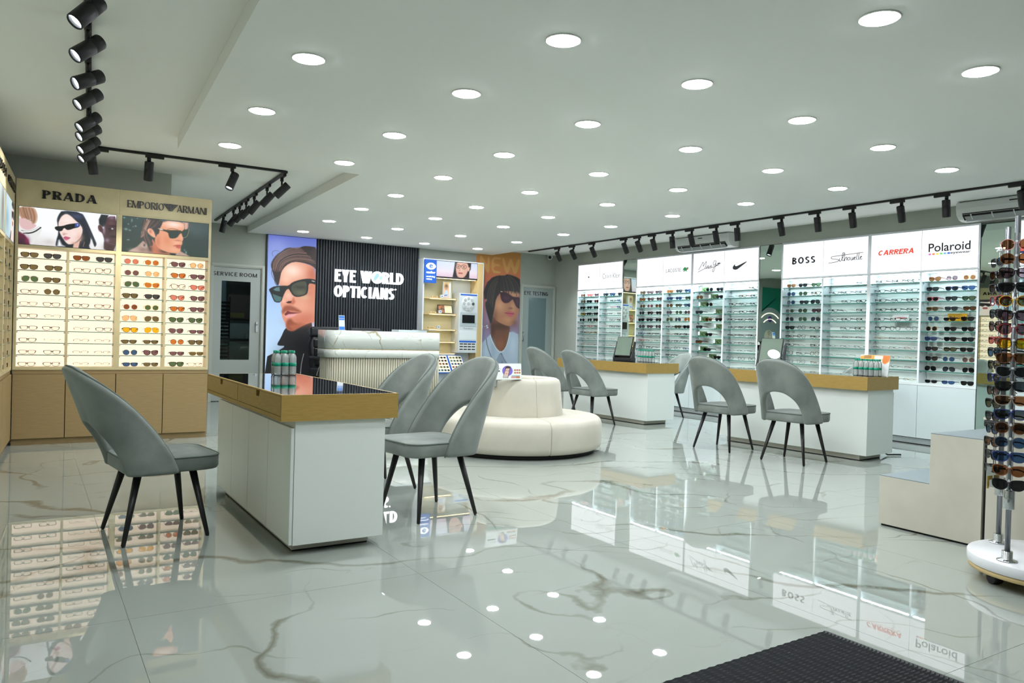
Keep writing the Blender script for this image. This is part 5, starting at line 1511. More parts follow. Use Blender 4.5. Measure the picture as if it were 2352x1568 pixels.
# ------------------------------------------------------------------ round sofa
SC = Vector((3.98, 6.2, 0))
sofa = thing('round_sofa', 'round cream velour sofa with a raised round back in the middle', 'sofa', SC)
obj('plinth', MB().lathe([(.76, 0), (.76, .035)], 48), M_GAP, sofa, (0, 0, 0))
def wedge(prof, a0, a1, n=12, r=.012):
    """cushion: closed r-z outline swept over an arc, ends pulled in so neighbours part with a soft groove"""
    mb = MB()
    rowsW = []
    cx = sum(p[0] for p in prof) / len(prof); cz = sum(p[1] for p in prof) / len(prof)
    ang = [(a0, .86), (a0 + .25, .97), (a0 + .8, 1.0)] + [(a0 + .8 + (a1 - a0 - 1.6) * k / n, 1.0) for k in range(1, n)] + [(a1 - .8, 1.0), (a1 - .25, .97), (a1, .86)]
    for a, k in ang:
        s_ = 1 if k == 1 else None
        row = []
        for (pr, pz) in prof:
            d = (1 - k) * .12
            ln = math.hypot(pr - cx, pz - cz)
            f = 1 - d / max(ln, .05) * 1.0
            rr_, zz = cx + (pr - cx) * f, cz + (pz - cz) * f
            row.append((rr_ * math.cos(R(a)), rr_ * math.sin(R(a)), zz))
        rowsW.append(row)
    mb.grid(rowsW, True)
    mb.quad(*rowsW[0][::-1]); mb.quad(*rowsW[-1])
    return mb.mesh('cushion', fix=True)
seat_prof = [(.40, .04), (.79, .04), (.82, .06), (.828, .10), (.83, .2), (.828, .27), (.815, .308), (.785, .33), (.7, .338), (.5, .338), (.40, .335)]
back_prof = [(.27, .3), (.452, .3), (.455, .34), (.43, .56), (.424, .63), (.412, .662), (.385, .678), (.32, .678), (.30, .665), (.29, .62)]
for k in range(6):
    a = -100 + 60 * k
    me = wedge(seat_prof, a, a + 60)
    obj('seat_cushion', me, M_CREAM, sofa, (0, 0, 0))
    me = wedge(back_prof, a + 3, a + 63)
    obj('back_cushion', me, M_CREAM, sofa, (0, 0, 0))
obj('core', MB().lathe([(.3, .05), (.3, .60), (.001, .60)], 32, close=False), M_CREAM, sofa, (0, 0, 0))
# ------------------------------------------------------------------ back wall: portrait light box, slatted panel, sign, lens display, poster
pp = thing('light_box_poster', 'tall lit poster of a bearded man in black sunglasses and coat', 'poster', (3.35, YB, .03), world=True)
obj('housing', MB().box(2.972, YB - .04, .03, 3.728, YB - .001, 2.481), mat('poster_edge', (52, 52, 54), .4, .4), pp)
nx, ny, ops = POSTER['man']
printed('picture', nx, ny, .73, 2.425, ops, 1.0, pp, Vector((2.988, YB - .0415, .05)) - Vector(pp.location))
wp = thing('wall_poster', 'tall orange and violet poster of a short-haired woman in sunglasses', 'poster', (7.03, YB, .01), world=True)
obj('sheet', MB().box(6.563, YB - .006, .01, 7.493, YB - .001, 2.57), M_PLASTICW, wp)
nx, ny, ops = POSTER['woman']
printed('picture', nx, ny, .926, 2.55, ops, 0.0, wp, Vector((6.565, YB - .0065, .015)) - Vector(wp.location), rough=.45)
word('S', (6.8, 6.845, 1.19, 1.245), 'xz', YB - .0085, YB - .007, M_PLASTICW, wp, V=.22, T=.18, each=False, name='lettering')
obj('lettering', MB().box(6.765, YB - .0085, 1.215, 6.785, YB - .007, 1.222).box(6.7, YB - .0085, 1.19, 6.705, YB - .007, 1.24).box(6.73, YB - .0085, 1.19, 6.735, YB - .007, 1.235).box(6.705, YB - .0085, 1.235, 6.732, YB - .007, 1.24), M_PLASTICW, wp)
sp = thing('slat_wall_panel', 'charcoal vertical slat panel behind the reception desk', 'wall panel', (4.6, YB, 0), world=True)
obj('backing', MB().box(3.732, YB - .03, .0, 5.464, YB - .001, 2.481), M_SLATBACK, sp)
sl = MB().prism([(0, -.028), (.006, -.05), (.024, -.05), (.03, -.028)], 0.002, 2.48, 'xy').mesh('slat')
sl.materials.append(M_SLAT)
for i in range(40):
    obj('slat', sl, None, sp, Vector((3.736 + i * .0433, YB, 0)) - Vector(sp.location))
es = thing('shop_sign', 'glowing white two-line shop name on the charcoal slats', 'sign', (4.59, YB - .06, 1.6), world=True)
ya, yb_ = YB - .092, YB - .068
K = dict(V=.215, T=.17, k=.88, gap=.08)
word('EYE', (4.013, 4.352, 1.838, 2.03), 'xz', ya, yb_, M_GLOW, es, **K)
word('W', (4.43, 4.62, 1.842, 2.032), 'xz', ya, yb_, M_GLOW, es, **K)
word('RLD', (4.8, 5.168, 1.85, 2.034), 'xz', ya, yb_, M_GLOW, es, **K)
gl = obj('globe', MB().prism([(4.711 + .1 * math.cos(2 * PI * q / 28), 1.943 + .1 * math.sin(2 * PI * q / 28)) for q in range(28)], ya, yb_, 'xz'), emitter('globe_pale', (232, 247, 252), 1.5), es)
obj('continent', MB().prism(chaikin([(4.66, 1.95), (4.69, 2.0), (4.73, 2.01), (4.74, 1.97), (4.71, 1.93), (4.68, 1.9), (4.66, 1.88), (4.65, 1.92)]), ya - .002, ya, 'xz'), emitter('globe_blue', (176, 226, 240), 1.1), gl, (0, 0, 0))
obj('continent', MB().prism(chaikin([(4.75, 1.96), (4.79, 1.98), (4.795, 1.93), (4.77, 1.9), (4.74, 1.92)]), ya - .002, ya, 'xz'), emitter('globe_green', (196, 236, 230), 1.1), gl, (0, 0, 0))
word('OPTICIANS', (4.006, 5.01, 1.602, 1.782), 'xz', ya, yb_, M_GLOW, es, **K)
obj('dot', MB().prism([(5.033 + .012 * math.cos(2 * PI * q / 14), 1.768 + .012 * math.sin(2 * PI * q / 14)) for q in range(14)], ya, yb_, 'xz'), M_GLOW, es)

# ---- lens display cabinet
EY = 11.4
ec = thing('lens_display_cabinet', 'pale oak lens display cabinet with blue sign and lit shelves', 'display cabinet', (6.0, EY, 0), world=True)
obj('carcass', MB().box(5.4705, YB - .012, .0, 6.5695, YB - .007, 2.2845).box(5.447, EY, 0, 5.47, YB - .007, 2.285).box(5.447, EY, 2.285, 6.592, YB - .007, 2.305).box(6.57, EY, 0, 6.592, YB - .007, 2.285), M_WHITE2, ec)
obj('back_panel', MB().box(5.47, YB - .03, .75, 6.1, YB - .012, 2.0), M_WARMWALL, ec)
obj('oak_column', MB().box(6.462, EY - .01, 0, 6.57, YB - .012, 2.284).mesh('oak_column', bevel=.002), M_WOOD, ec)
obj('cupboard', MB().box(5.47, EY + .02, .0, 6.1, YB - .012, .4), M_WHITE, ec)
sg = obj('brand_sign', MB().box(5.455, EY - .045, 1.9, 5.668, EY, 2.284).mesh('brand_sign', bevel=.004), M_BLUE, ec)
WT = mat('sign_print_white', (250, 252, 255), .4, emit=(250, 252, 255), strength=.8)
ey_ = [(5.562 + .088 * math.cos(2 * PI * q / 28) * (1 if abs(math.cos(2 * PI * q / 28)) < .9 else 1.02), 2.175 + .056 * math.sin(2 * PI * q / 28) * abs(math.sin(2 * PI * q / 28)) ** .3) for q in range(28)]
obj('emblem', MB().prism(ey_, EY - .0475, EY - .0455, 'xz'), WT, sg, (0, 0, 0))
script_text('e', (5.53, 5.594, 2.142, 2.208), 'xz', EY - .0485, M_BLUE, sg, False, (0, 0, 0))
script_text('essilor', (5.478, 5.646, 2.055, 2.095), 'xz', EY - .0475, WT, sg, False, (0, 0, 0))
script_text('evolving', (5.478, 5.64, 1.985, 2.02), 'xz', EY - .0475, WT, sg, False, (0, 0, 0))
script_text('vision', (5.478, 5.585, 1.95, 1.978), 'xz', EY - .0475, WT, sg, False, (0, 0, 0))
FACE = [('g', [(0, (226, 200, 218)), (.35, (236, 226, 236)), (1, (206, 222, 244))]), ('p', (40, 34, 36), 1, [(.39, 0), (.42, .5), (.44, 1.05), (.84, 1.05), (.83, .6), (.8, .45), (.8, 0)]), ('p', (224, 176, 156), 1.2, [(.5, .05), (.47, .4), (.46, .75), (.5, 1.05), (.74, 1.05), (.78, .75), (.77, .6), (.74, .3), (.68, .05), (.6, -.02)]),
        ('b', (240, 204, 186), .58, .55, .06, .25, .7), ('p', (230, 182, 160), 1, [(.76, .75), (.81, .72), (.8, .5), (.76, .45)]), ('s', (90, 50, 40), .009, [(.47, .78), (.49, .62), (.55, .6), (.58, .72), (.56, .84), (.49, .86), (.47, .78)], 1), ('s', (90, 50, 40), .009, [(.6, .74), (.62, .6), (.7, .6), (.73, .74), (.7, .86), (.62, .86), (.6, .74)], 1), ('s', (90, 50, 40), .008, [(.56, .78), (.61, .78)], 1), ('s', (176, 80, 84), .03, [(.54, .3), (.62, .3)], .9), ('b', (60, 40, 36), .525, .73, .014, .05, .9), ('b', (60, 40, 36), .66, .73, .016, .05, .9), ('b', (190, 130, 112), .56, .5, .02, .1, .6)]
FACE = [o if o[0] != 'p' else o for o in FACE]
sc1 = obj('screen', MB().box(5.672, EY - .012, 2.0, 6.462, EY + .03, 2.285), M_GAP, ec)
printed('picture', 110, 40, .775, .255, FACE, 1.0, sc1, (5.68, EY - .0135, 2.022))
for i, z in enumerate([1.668, 1.409, 1.152, .946, .752]):
    x1 = 6.098
    s = obj('shelf', MB().box(5.472, EY + .03, z - .018, x1, YB - .03, z), M_WOOD, ec)
    obj('led_strip', MB().box(5.6, EY + .032, z - .022, x1 - .02, EY + .042, z - .018), M_LEDWARM, s, (0, 0, 0))
obj('led_strip', MB().box(5.7, EY + .032, 1.992, 6.45, EY + .042, 1.997), M_LEDWARM, ec)
tw = obj('demo_tower', MB().box(6.1, EY - .05, .76, 6.46, YB - .03, 1.765).mesh('demo_tower', bevel=.003), mat('tower_grey', (206, 214, 216), .4), ec)
obj('blue_band', MB().box(6.125, EY - .053, 1.728, 6.44, EY - .051, 1.75), M_BLUE, tw, (0, 0, 0))
disc = obj('lens_wheel', MB().lathe([(.125, 0), (.125, .01), (.118, .014), (.001, .014)], 36, close=False).move(Matrix.Translation((6.275, EY - .05, 1.59)) @ Matrix.Rotation(R(90), 4, 'X')), M_PLASTICW, tw, (0, 0, 0))
for k in range(9):
    w = 2 * PI * k / 8
    c = (6.275 + (.088 * math.cos(w) if k < 8 else 0), 1.59 + (.088 * math.sin(w) if k < 8 else 0))
    obj('lens_sample', MB().lathe([(.026, 0), (.026, .004), (.022, .005), (.001, .005)], 18, close=False).move(Matrix.Translation((c[0], EY - .064, c[1])) @ Matrix.Rotation(R(90), 4, 'X')), mat('lens_dark', (70, 74, 76), .2) if k == 0 else mat('lens_pale', (176, 182, 184), .2), disc, (0, 0, 0))
obj('screen_bezel', MB().box(6.13, EY - .056, 1.21, 6.44, EY - .05, 1.44), M_SILVER, tw, (0, 0, 0))
obj('screen', MB().box(6.165, EY - .059, 1.262, 6.405, EY - .0565, 1.4), M_BLACKGLOSS, tw, (0, 0, 0))
script_text('Transitions', (6.19, 6.38, 1.16, 1.185), 'xz', EY - .0515, M_INK, tw, False, (0, 0, 0))
obj('niche', MB().box(6.12, EY - .0515, .99, 6.44, EY - .0505, 1.14), mat('niche_pale', (222, 230, 230), .5), tw, (0, 0, 0))
ch = obj('lens_chart', MB().box(6.118, EY - .054, .785, 6.442, EY - .051, .965), M_PLASTICW, tw, (0, 0, 0))
obj('chart_head', MB().box(6.12, EY - .056, .935, 6.44, EY - .0545, .965), M_BLUE, tw, (0, 0, 0))
for r_ in range(3):
    for c_ in range(4):
        obj('chart_swatch', MB().box(6.128 + c_ * .078, EY - .056, .9 - r_ * .045, 6.192 + c_ * .078, EY - .0545, .918 - r_ * .045), M_BLACK, tw, (0, 0, 0))
tr = thing('lens_sample_tray', 'blue-edged sloping tray of tinted lens samples under the oak cabinet', 'tray', (5.98, EY - .05, .4), world=True)
Mt = Matrix.Translation((5.66, EY - .18, .43)) @ Matrix.Rotation(R(52), 4, 'X')
obj('tray', MB().box(0, 0, -.012, .56, .36, 0).move(Mt), M_BLUE, tr)
TINT = [(40, 34, 32), (96, 60, 40), (150, 90, 40), (110, 110, 60), (70, 110, 110), (60, 80, 110), (130, 60, 60), (200, 140, 40)]
for h in range(2):
    obj('tray_insert', MB().box(.012 + h * .285, .012, 0, .262 + h * .285, .348, .003).move(Mt), mat('insert_cream', (236, 230, 210), .5), tr)
    for r_ in range(5):
        for c_ in range(4):
            cx_, cy_ = .048 + h * .285 + c_ * .058, .05 + r_ * .064
            pts = [(cx_ + .022 * math.cos(2 * PI * q / 10), cy_ + .018 * math.sin(2 * PI * q / 10)) for q in range(10)]
            ti = (TINT[(4 - r_) % 8] if h == 0 else TINT[(7 - r_) % 8])
            ti = tuple(int(v * (1.1 - .18 * c_)) for v in ti)
            obj('lens_sample', MB().prism(pts, .0035, .006, 'xy').move(Mt), mat('tint_%d_%d_%d' % (h, r_, c_), ti, .15), tr)
b1 = thing('leaflet_holder', 'upright leaflet with a woman portrait on the top oak shelf', 'leaflet', (5.95, EY + .08, 1.668), world=True)
obj('board', MB().box(5.855, EY + .07, 1.669, 6.0, EY + .11, 1.945), M_PLASTICW, b1)
printed('picture', 30, 60, .105, .26, [('g', [(0, (220, 200, 190)), (.5, (230, 190, 150)), (1, (236, 206, 150))]), ('b', (60, 46, 40), .5, .75, .3, .14, .9), ('b', (190, 140, 110), .5, .62, .2, .12, .9), ('p', (190, 205, 220), 1, [(.1, .1), (.9, .1), (.75, .48), (.3, .48)]), ('p', (40, 90, 180), 1, [(.2, .12), (.7, .16), (.7, .2), (.2, .18)])], 0.0, b1, Vector((5.86, EY + .068, 1.675)) - Vector(b1.location))
b2_ = thing('picture_frame', 'dark photo frame leaning on the second oak shelf', 'frame', (5.9, EY + .1, 1.41), world=True)
Mf = Matrix.Translation((5.78, EY + .08, 1.412)) @ Matrix.Rotation(R(-14), 4, 'X')
obj('frame', MB().box(0, 0, 0, .27, .012, .15).move(Mf), M_BLACK, b2_)
obj('photo', MB().box(.01, -.002, .01, .125, 0, .14).move(Mf), noisy('photo_collage', (40, 60, 60), (190, 120, 80), 18, 4, .4), b2_)
obj('text_sheet', MB().box(.125, -.002, .01, .262, 0, .14).move(Mf), mat('sheet_cream', (226, 216, 180), .5), b2_)
for i, (x, z) in enumerate([(5.80, 1.669), (5.775, 1.41), (5.75, 1.153)]):
    q = thing('price_cube', 'small white cube tag on the %s oak shelf' % ORD[i], 'tag', (x, EY + .05, z), world=True)
    obj('cube', MB().box(x, EY + .04, z + .001, x + .05, EY + .08, z + .052).mesh('cube', bevel=.002), M_PLASTICW, q)
    obj('mark', MB().box(x + .015, EY + .0385, z + .02, x + .035, EY + .0395, z + .035), M_BLUE, q)
    q = thing('name_block', 'small oak name block on the %s oak shelf' % ORD[i], 'block', (x - .12, EY + .05, z), world=True)
    obj('block', MB().box(x - .16, EY + .045, z + .001, x - .05, EY + .07, z + .03).mesh('block', bevel=.002), M_WOOD, q)
    obj('lettering', MB().box(x - .145, EY + .0435, z + .012, x - .075, EY + .0445, z + .018), mat('wood_engraving', (120, 90, 50), .6), q)

# ------------------------------------------------------------------ reception desk
rd = thing('reception_desk', 'marble-topped reception desk with fluted front and rounded corner', 'reception desk', (4.22, 10.3, 0), world=True)
def round_front(x0, x1, y0, y1, r, n=10):
    pts = [(x1, y1), (x0, y1)]
    for k in range(n + 1):
        t = R(180 + 90 * k / n)
        pts.append((x0 + r + r * math.cos(t), y0 + r + r * math.sin(t)))
    for k in range(n + 1):
        t = R(270 + 90 * k / n)
        pts.append((x1 - .05 + .05 * math.cos(t), y0 + .05 + .05 * math.sin(t)))
    return pts
RX0, RX1, RY0, RY1 = 3.395, 5.07, 9.96, 10.42
obj('marble_band', MB().prism(round_front(RX0, RX1, RY0, RY1, .14), .83, 1.082, 'xy', True), M_DESKMARBLE, rd)
obj('marble_band', MB().prism(round_front(RX0, RX1, RY0, RY1, .14), .712, .822, 'xy', True), M_DESKMARBLE, rd)
obj('brass_strip', MB().prism(round_front(RX0 + .002, RX1 - .002, RY0 + .002, RY1, .14), .822, .83, 'xy', True), M_GOLD, rd)
obj('core', MB().prism(round_front(RX0 + .03, RX1 - .03, RY0 + .03, RY1, .13), 0, .712, 'xy', True), mat('flute_groove', (120, 116, 100), .6), rd)
fm = MB().lathe([(.0135, 0), (.0135, .712)], 10).mesh('flute')
fm.materials.append(M_FLUTE)
for i in range(44):
    obj('flute', fm, None, rd, Vector((RX0 + .17 + i * .0345, RY0 + .032, 0)) - Vector(rd.location))
for k in range(1, 7):
    t = R(180 + 90 * k / 7)
    obj('flute', fm, None, rd, Vector((RX0 + .165 + .135 * math.cos(t), RY0 + .167 + .135 * math.sin(t), 0)) - Vector(rd.location))
for k in range(7):
    obj('flute', fm, None, rd, Vector((RX0 + .03, RY0 + .185 + k * .0345, 0)) - Vector(rd.location))
qs = thing('payment_stand', 'blue and white upright payment card stand on the reception desk', 'stand', (3.62, 10.1, 1.082), world=True)
Mq = Matrix.Translation((3.575, 10.08, 1.083)) @ Matrix.Rotation(R(-8), 4, 'X')
obj('card', MB().box(0, 0, 0, .085, .006, .205).move(Mq).mesh('card', bevel=.002), M_PLASTICW, qs)
for z0, z1 in ((.165, .198), (.14, .158), (.005, .05)):
    obj('blue_band', MB().box(.004, -.0015, z0, .081, -.0003, z1).move(Mq), mat('stand_blue', (40, 120, 210), .4), qs)
obj('foot', MB().box(-.005, -.0, 0, .09, .07, .004).move(Matrix.Translation((3.575, 10.06, 1.0825))), M_PLASTICW, qs)
for nm, lab, b_ in (('display_riser', 'white low display box on the reception desk', (4.42, 10.0, 1.083, 4.86, 10.25, 1.112)), ('magazine', 'thin magazine hanging over the reception desk corner', (4.72, 9.985, 1.1125, 5.09, 10.2, 1.1205))):
    t = thing(nm, lab, 'box' if nm == 'display_riser' else 'magazine', (b_[0], b_[1], b_[2]), world=True)
    if nm == 'display_riser':
        obj('box', MB().box(*b_).mesh('box', bevel=.002), mat('riser_white', (206, 218, 222), .3), t)
        obj('foot', MB().box(4.44, 10.02, 1.0822, 4.84, 10.23, 1.083), M_SILVER, t)
    else:
        obj('cover', MB().box(b_[0], b_[1], 1.118, b_[3], b_[4], 1.1205), mat('mag_grey', (150, 156, 150), .3), t)
        obj('pages', MB().box(b_[0] + .004, b_[1] + .003, 1.1128, b_[3] - .004, b_[4] - .003, 1.118), M_PLASTICW, t)
def exec_chair(label, x, y, rz):
    t = thing('office_chair', label, 'office chair', (x, y, 0), rz, 'black leather office chairs')
    Z = (0, 0, 0)
    bk = MB()
    rowsB = []
    for k in range(13):
        z = .5 + k * .05
        wd = .25 - .02 * abs(k - 6) / 6 - (.03 if k in (9, 10) else 0) - (.04 if k == 12 else 0)
        y_ = .22 + .10 * (k / 12) ** 1.5
        th_ = .05 if k < 12 else .03
        rowsB.append([(-wd, y_ + th_, z), (-wd - .01, y_, z), (-wd + .02, y_ - th_, z), (0, y_ - th_ * .7, z), (wd - .02, y_ - th_, z), (wd + .01, y_, z), (wd, y_ + th_, z), (0, y_ + th_ * 1.2, z)])
    bk.grid(rowsB, True); bk.quad(*rowsB[0][::-1]); bk.quad(*rowsB[-1])
    obj('backrest', bk.mesh('backrest', fix=True), M_LEATHER, t, Z)
    for r_ in range(3):
        for c_ in range(3):
            obj('tufted_pad', MB().box(-.2 + c_ * .136, .135 + .03 * r_, .56 + r_ * .13, -.072 + c_ * .136, .175 + .03 * r_, .68 + r_ * .13).mesh('tufted_pad', bevel=.018, seg=3), M_LEATHER, t, Z)
    obj('headrest', MB().box(-.25, .2, .98, .25, .30, 1.125).mesh('headrest', bevel=.04, seg=4), M_LEATHER, t, Z)
    obj('seat', MB().box(-.26, -.26, .42, .26, .24, .53).mesh('seat', bevel=.04, seg=3), M_LEATHER, t, Z)
    for sx in (-1, 1):
        a = obj('armrest', MB().box(sx * .25, -.2, .66, sx * .31, .14, .70).mesh('armrest', bevel=.015), M_LEATHER, t, Z)
        obj('arm_loop', MB().tube([(sx * .285, -.15, .67), (sx * .295, -.2, .56), (sx * .285, -.1, .44), (sx * .26, 0, .43)], .014, 8), M_CHROME, t, Z)
    obj('gas_column', MB().lathe([(.03, .09), (.03, .3), (.02, .3), (.02, .43)], 14), M_CHROME, t, Z)
    for k in range(5):
        w = 2 * PI * k / 5
        ar = obj('base_arm', MB().tube([(0, 0, .1), (.3 * math.cos(w), .3 * math.sin(w), .07)], [.025, .014], 8), M_CHROME, t, Z)
        obj('castor', MB().tube([(.3 * math.cos(w) - .02 * math.sin(w), .3 * math.sin(w) + .02 * math.cos(w), .03), (.3 * math.cos(w) + .02 * math.sin(w), .3 * math.sin(w) - .02 * math.cos(w), .03)], .03, 12), M_RUBBER, ar, Z)
    return t
exec_chair('black tufted leather office chair at the left end of reception', 3.74, 10.78, R(8))
exec_chair('black leather office chair mostly hidden behind reception', 4.40, 11.02, R(-4))
# ---- teal feature panel beside the service room, seen in the mirror
tp = thing('feature_panel', 'teal and grey panel with glowing arcs, seen only in a mirror', 'wall panel', (1.6, YB, 0), world=True)
obj('panel', MB().box(1.18, YB - .03, 0, 2.04, YB - .001, 2.35), mat('panel_grey', (150, 166, 166), .5), tp)
cxp = 1.74
obj('teal_field', MB().prism([(1.18, 2.35), (2.04, 2.35), (2.04, 1.78)] + [(cxp + .62 * math.cos(R(a_)), 1.27 + .62 * math.sin(R(a_))) for a_ in range(60, 125, 6)] + [(1.18, 1.62)], YB - .034, YB - .03, 'xz'), mat('panel_teal', (20, 124, 102), .5), tp)
for rad in (.50, .36):
    ml = MB()
    for a_ in range(50, 130, 5):
        ml.prism([(cxp + rr_ * math.cos(R(q)), 1.27 + rr_ * math.sin(R(q))) for rr_, q in ((rad, a_), (rad, a_ + 5), (rad - .018, a_ + 5), (rad - .018, a_))], YB - .042, YB - .03, 'xz')
    obj('light_arc', ml, emitter('arc_glow', (255, 236, 214), 2.0), tp)
obj('violet_dot', MB().lathe([(.07, 0), (.07, .012), (.001, .012)], 24, close=False).move(Matrix.Translation((cxp, YB - .03, 1.62)) @ Matrix.Rotation(R(90), 4, 'X')), mat('violet', (96, 66, 160), .4), tp)
for k in range(7):
    rr0 = .15 - k * .021
    obj('ring', MB().lathe([(rr0, 0), (rr0, .01), (rr0 - .012, .01), (rr0 - .012, 0)], 30, close=False).move(Matrix.Translation((cxp + .03, YB - .03, 1.22)) @ Matrix.Rotation(R(90), 4, 'X')), mat('ring_cream', (226, 216, 196), .5), tp)
# ------------------------------------------------------------------ step display and cabinet on the right
st = thing('step_display', 'beige two-step display block with grey tops on the right', 'display block', (4.6, 2.4, 0), world=True)
M_BEIGE = noisy('beige_laminate', (200, 196, 180), (208, 204, 188), 5, 3, .4, .4)
obj('body', MB().prism([(2.115, .012), (2.7, .012), (2.7, .298), (2.4, .298), (2.4, .586), (2.115, .586)], 4.355, 4.95, 'yz').mesh('body', bevel=.0015), M_BEIGE, st)
obj('low_top', MB().box(4.355, 2.4, .298, 4.95, 2.7, .302), mat('top_grey', (128, 140, 142), .35), st)
obj('high_top', MB().box(4.355, 2.115, .586, 4.95, 2.4, .59), mat('top_grey', (128, 140, 142), .35), st)
obj('plinth', MB().box(4.37, 2.13, 0, 4.94, 2.69, .012), M_GAP, st)
pd = thing('podium', 'beige podium with rounded dark-edged top behind the sunglasses rack', 'podium', (4.7, 1.7, 0), world=True)
obj('body', MB().box(4.36, 1.2, .0, 4.95, 2.098, .66).mesh('body', bevel=.002), M_BEIGE, pd)
obj('top', MB().box(4.335, 1.15, .70, 5.0, 2.11, .712), mat('podium_top', (222, 216, 196), .35), pd)
obj('edge', MB().box(4.335, 1.15, .66, 5.0, 2.11, .70).mesh('edge', bevel=.012), M_BLACK, pd)
obj('gap', MB().box(4.37, 2.098, 0, 4.94, 2.112, .58), M_GAP, pd)
# ------------------------------------------------------------------ spinning sunglasses rack
M_STEEL2 = mat('grey_steel', (128, 132, 136), .35, .8)
RC = Vector((3.998, 1.642, 0))
sx_ = Vector((.861, .508, 0)); sy_ = Vector((-.508, .861, 0))
rk2 = thing('sunglasses_rack', 'chrome spinning rack of sunglasses on a round white wheeled base', 'display rack', RC)
Z = (0, 0, 0)
base = obj('base', MB().lathe([(.322, .075), (.325, .08), (.325, .118), (.32, .124), (.001, .124)], 48, close=False), mat('base_white', (226, 228, 230), .25), rk2, Z)
obj('base_rim', MB().lathe([(.3, .05), (.318, .052), (.318, .075), (.3, .075)], 48), M_WOOD, rk2, Z)
for k in range(4):
    w = R(150 + 90 * k)
    c = Vector((.25 * math.cos(w), .25 * math.sin(w), 0))
    cs = obj('castor', MB().tube([c + Vector((-.02, .01, .028)), c + Vector((.02, -.01, .028))], .028, 14), M_RUBBER, rk2, Z)
    obj('fork', MB().box(c.x - .02, c.y - .02, .03, c.x + .02, c.y + .02, .052), M_RUBBER, cs, Z)
poles = {'near': (-.18, .18), 'far': (.18, .18), 'out_a': (-.18, -.18), 'out_b': (.18, -.18)}
def rp(a, b, z=0):
    return sx_ * a + sy_ * b + Vector((0, 0, z))
# near pole is (-.18,+.18) in rack axes, far pole (+.18,+.18)
for nm, (a, b) in poles.items():
    top = 1.68
    po = obj('pole', MB().tube([rp(a, b, .124), rp(a, b, top)], .0115, 14), M_STEEL2, rk2, Z)
    obj('flange', MB().lathe([(.042, .124), (.042, .129), (.034, .132), (.022, .134), (.022, .17)], 20, rp(a, b)), M_CHROME, po, Z)
    obj('collar', MB().lathe([(.022, .36), (.023, .362), (.023, .448), (.022, .45)], 18, rp(a, b)), M_CHROME, po, Z)
    out = (sx_ * a + sy_ * b).normalized()
    out = {'near': (-sx_ * .92 + sy_ * .15), 'far': (sy_ * .95 - sx_ * .35)}.get(nm, out).normalized()
    sd = Vector((-out.y, out.x, 0))
    for sgn in (-1, 1):
        obj('wire_rail', MB().tube([rp(a, b, .45) + out * .03 + sd * .009 * sgn, rp(a, b, 1.6) + out * .03 + sd * .009 * sgn], .0028, 6), M_CHROME, po, Z)
    for q in range(18):
        z = .49 + q * .063
        obj('nose_peg', MB().tube([rp(a, b, z) + out * .02, rp(a, b, z) + out * .05], .0055, 8), M_PLASTICW, po, Z)
lk = obj('lock_box', MB().box(-.02, -.03, .40, .02, .03, .50).move(Matrix.Translation(rp(.18, .18) + Vector((-.03, .01, 0)))), M_CHROME, rk2, Z)
obj('key', MB().box(-.06, -.002, .44, -.03, .002, .46).box(-.075, -.002, .40, -.06, .002, .46).move(Matrix.Translation(rp(.18, .18) + Vector((-.03, .01, 0)))), M_GOLD, lk, Z)
near = 'Opn Otn Ckm Skk Oyv Ckm Orm Oky Stn Cek Ske Scn Sbe Otn Oeb Sbb Cnn Ckk'.split()
far = 'Ske Skn Skb Cre Ske Ckm Rrp Skb Skv Sbe Skn Skv Ske Skb Skn Skk Rke'.split()
for nm, L, z0 in (('near', near, 1.545), ('far', far, 1.505)):
    a, b = poles[nm]
    out = {'near': (-sx_ * .92 + sy_ * .15), 'far': (sy_ * .95 - sx_ * .35)}[nm].normalized()
    rz = math.atan2(out.y, out.x) + PI / 2
    for i, code in enumerate(L):
        p = RC + rp(a, b) + out * .05
        z = z0 - i * .063 - .027
        eyewear(code, (p.x, p.y, z), rz + random.uniform(-.06, .06), '%s from top on the rack\'s %s pole' % (ORD[i], 'front' if nm == 'near' else 'rear'), 'on the spinning rack', 1.0)
# ------------------------------------------------------------------ entrance mat
mt = thing('entrance_mat', 'dark ribbed entrance mat at the bottom right', 'mat', (2.2, 1.2, 0), R(1.5))
mt.location = (2.548, 1.772, 0)
obj('backing', MB().box(-1.1, -1.6, .0002, 0, 0, .006), M_RUBBER, mt, Z)
rb = MB()
for i in range(110):
    y = -.006 - i * .0145
    ptsA = []
    for k in range(56):
        x0 = -1.095 + k * .0196
        d = .0022 if k % 2 else -.0022
        ptsA.append((x0, y + d))
    for k in range(55):
        (xa, ya_), (xb, yb2) = ptsA[k], ptsA[k + 1]
        rb.quad((xa, ya_ - .004, .006), (xb, yb2 - .004, .006), (xb, yb2 - .0015, .0125), (xa, ya_ - .0015, .0125))
        rb.quad((xa, ya_ - .0015, .0125), (xb, yb2 - .0015, .0125), (xb, yb2 + .004, .006), (xa, ya_ + .004, .006))
rbo = obj('ribs', rb, mat('mat_charcoal', (86, 88, 90), .7), mt, Z)
rbo['kind'] = 'stuff'
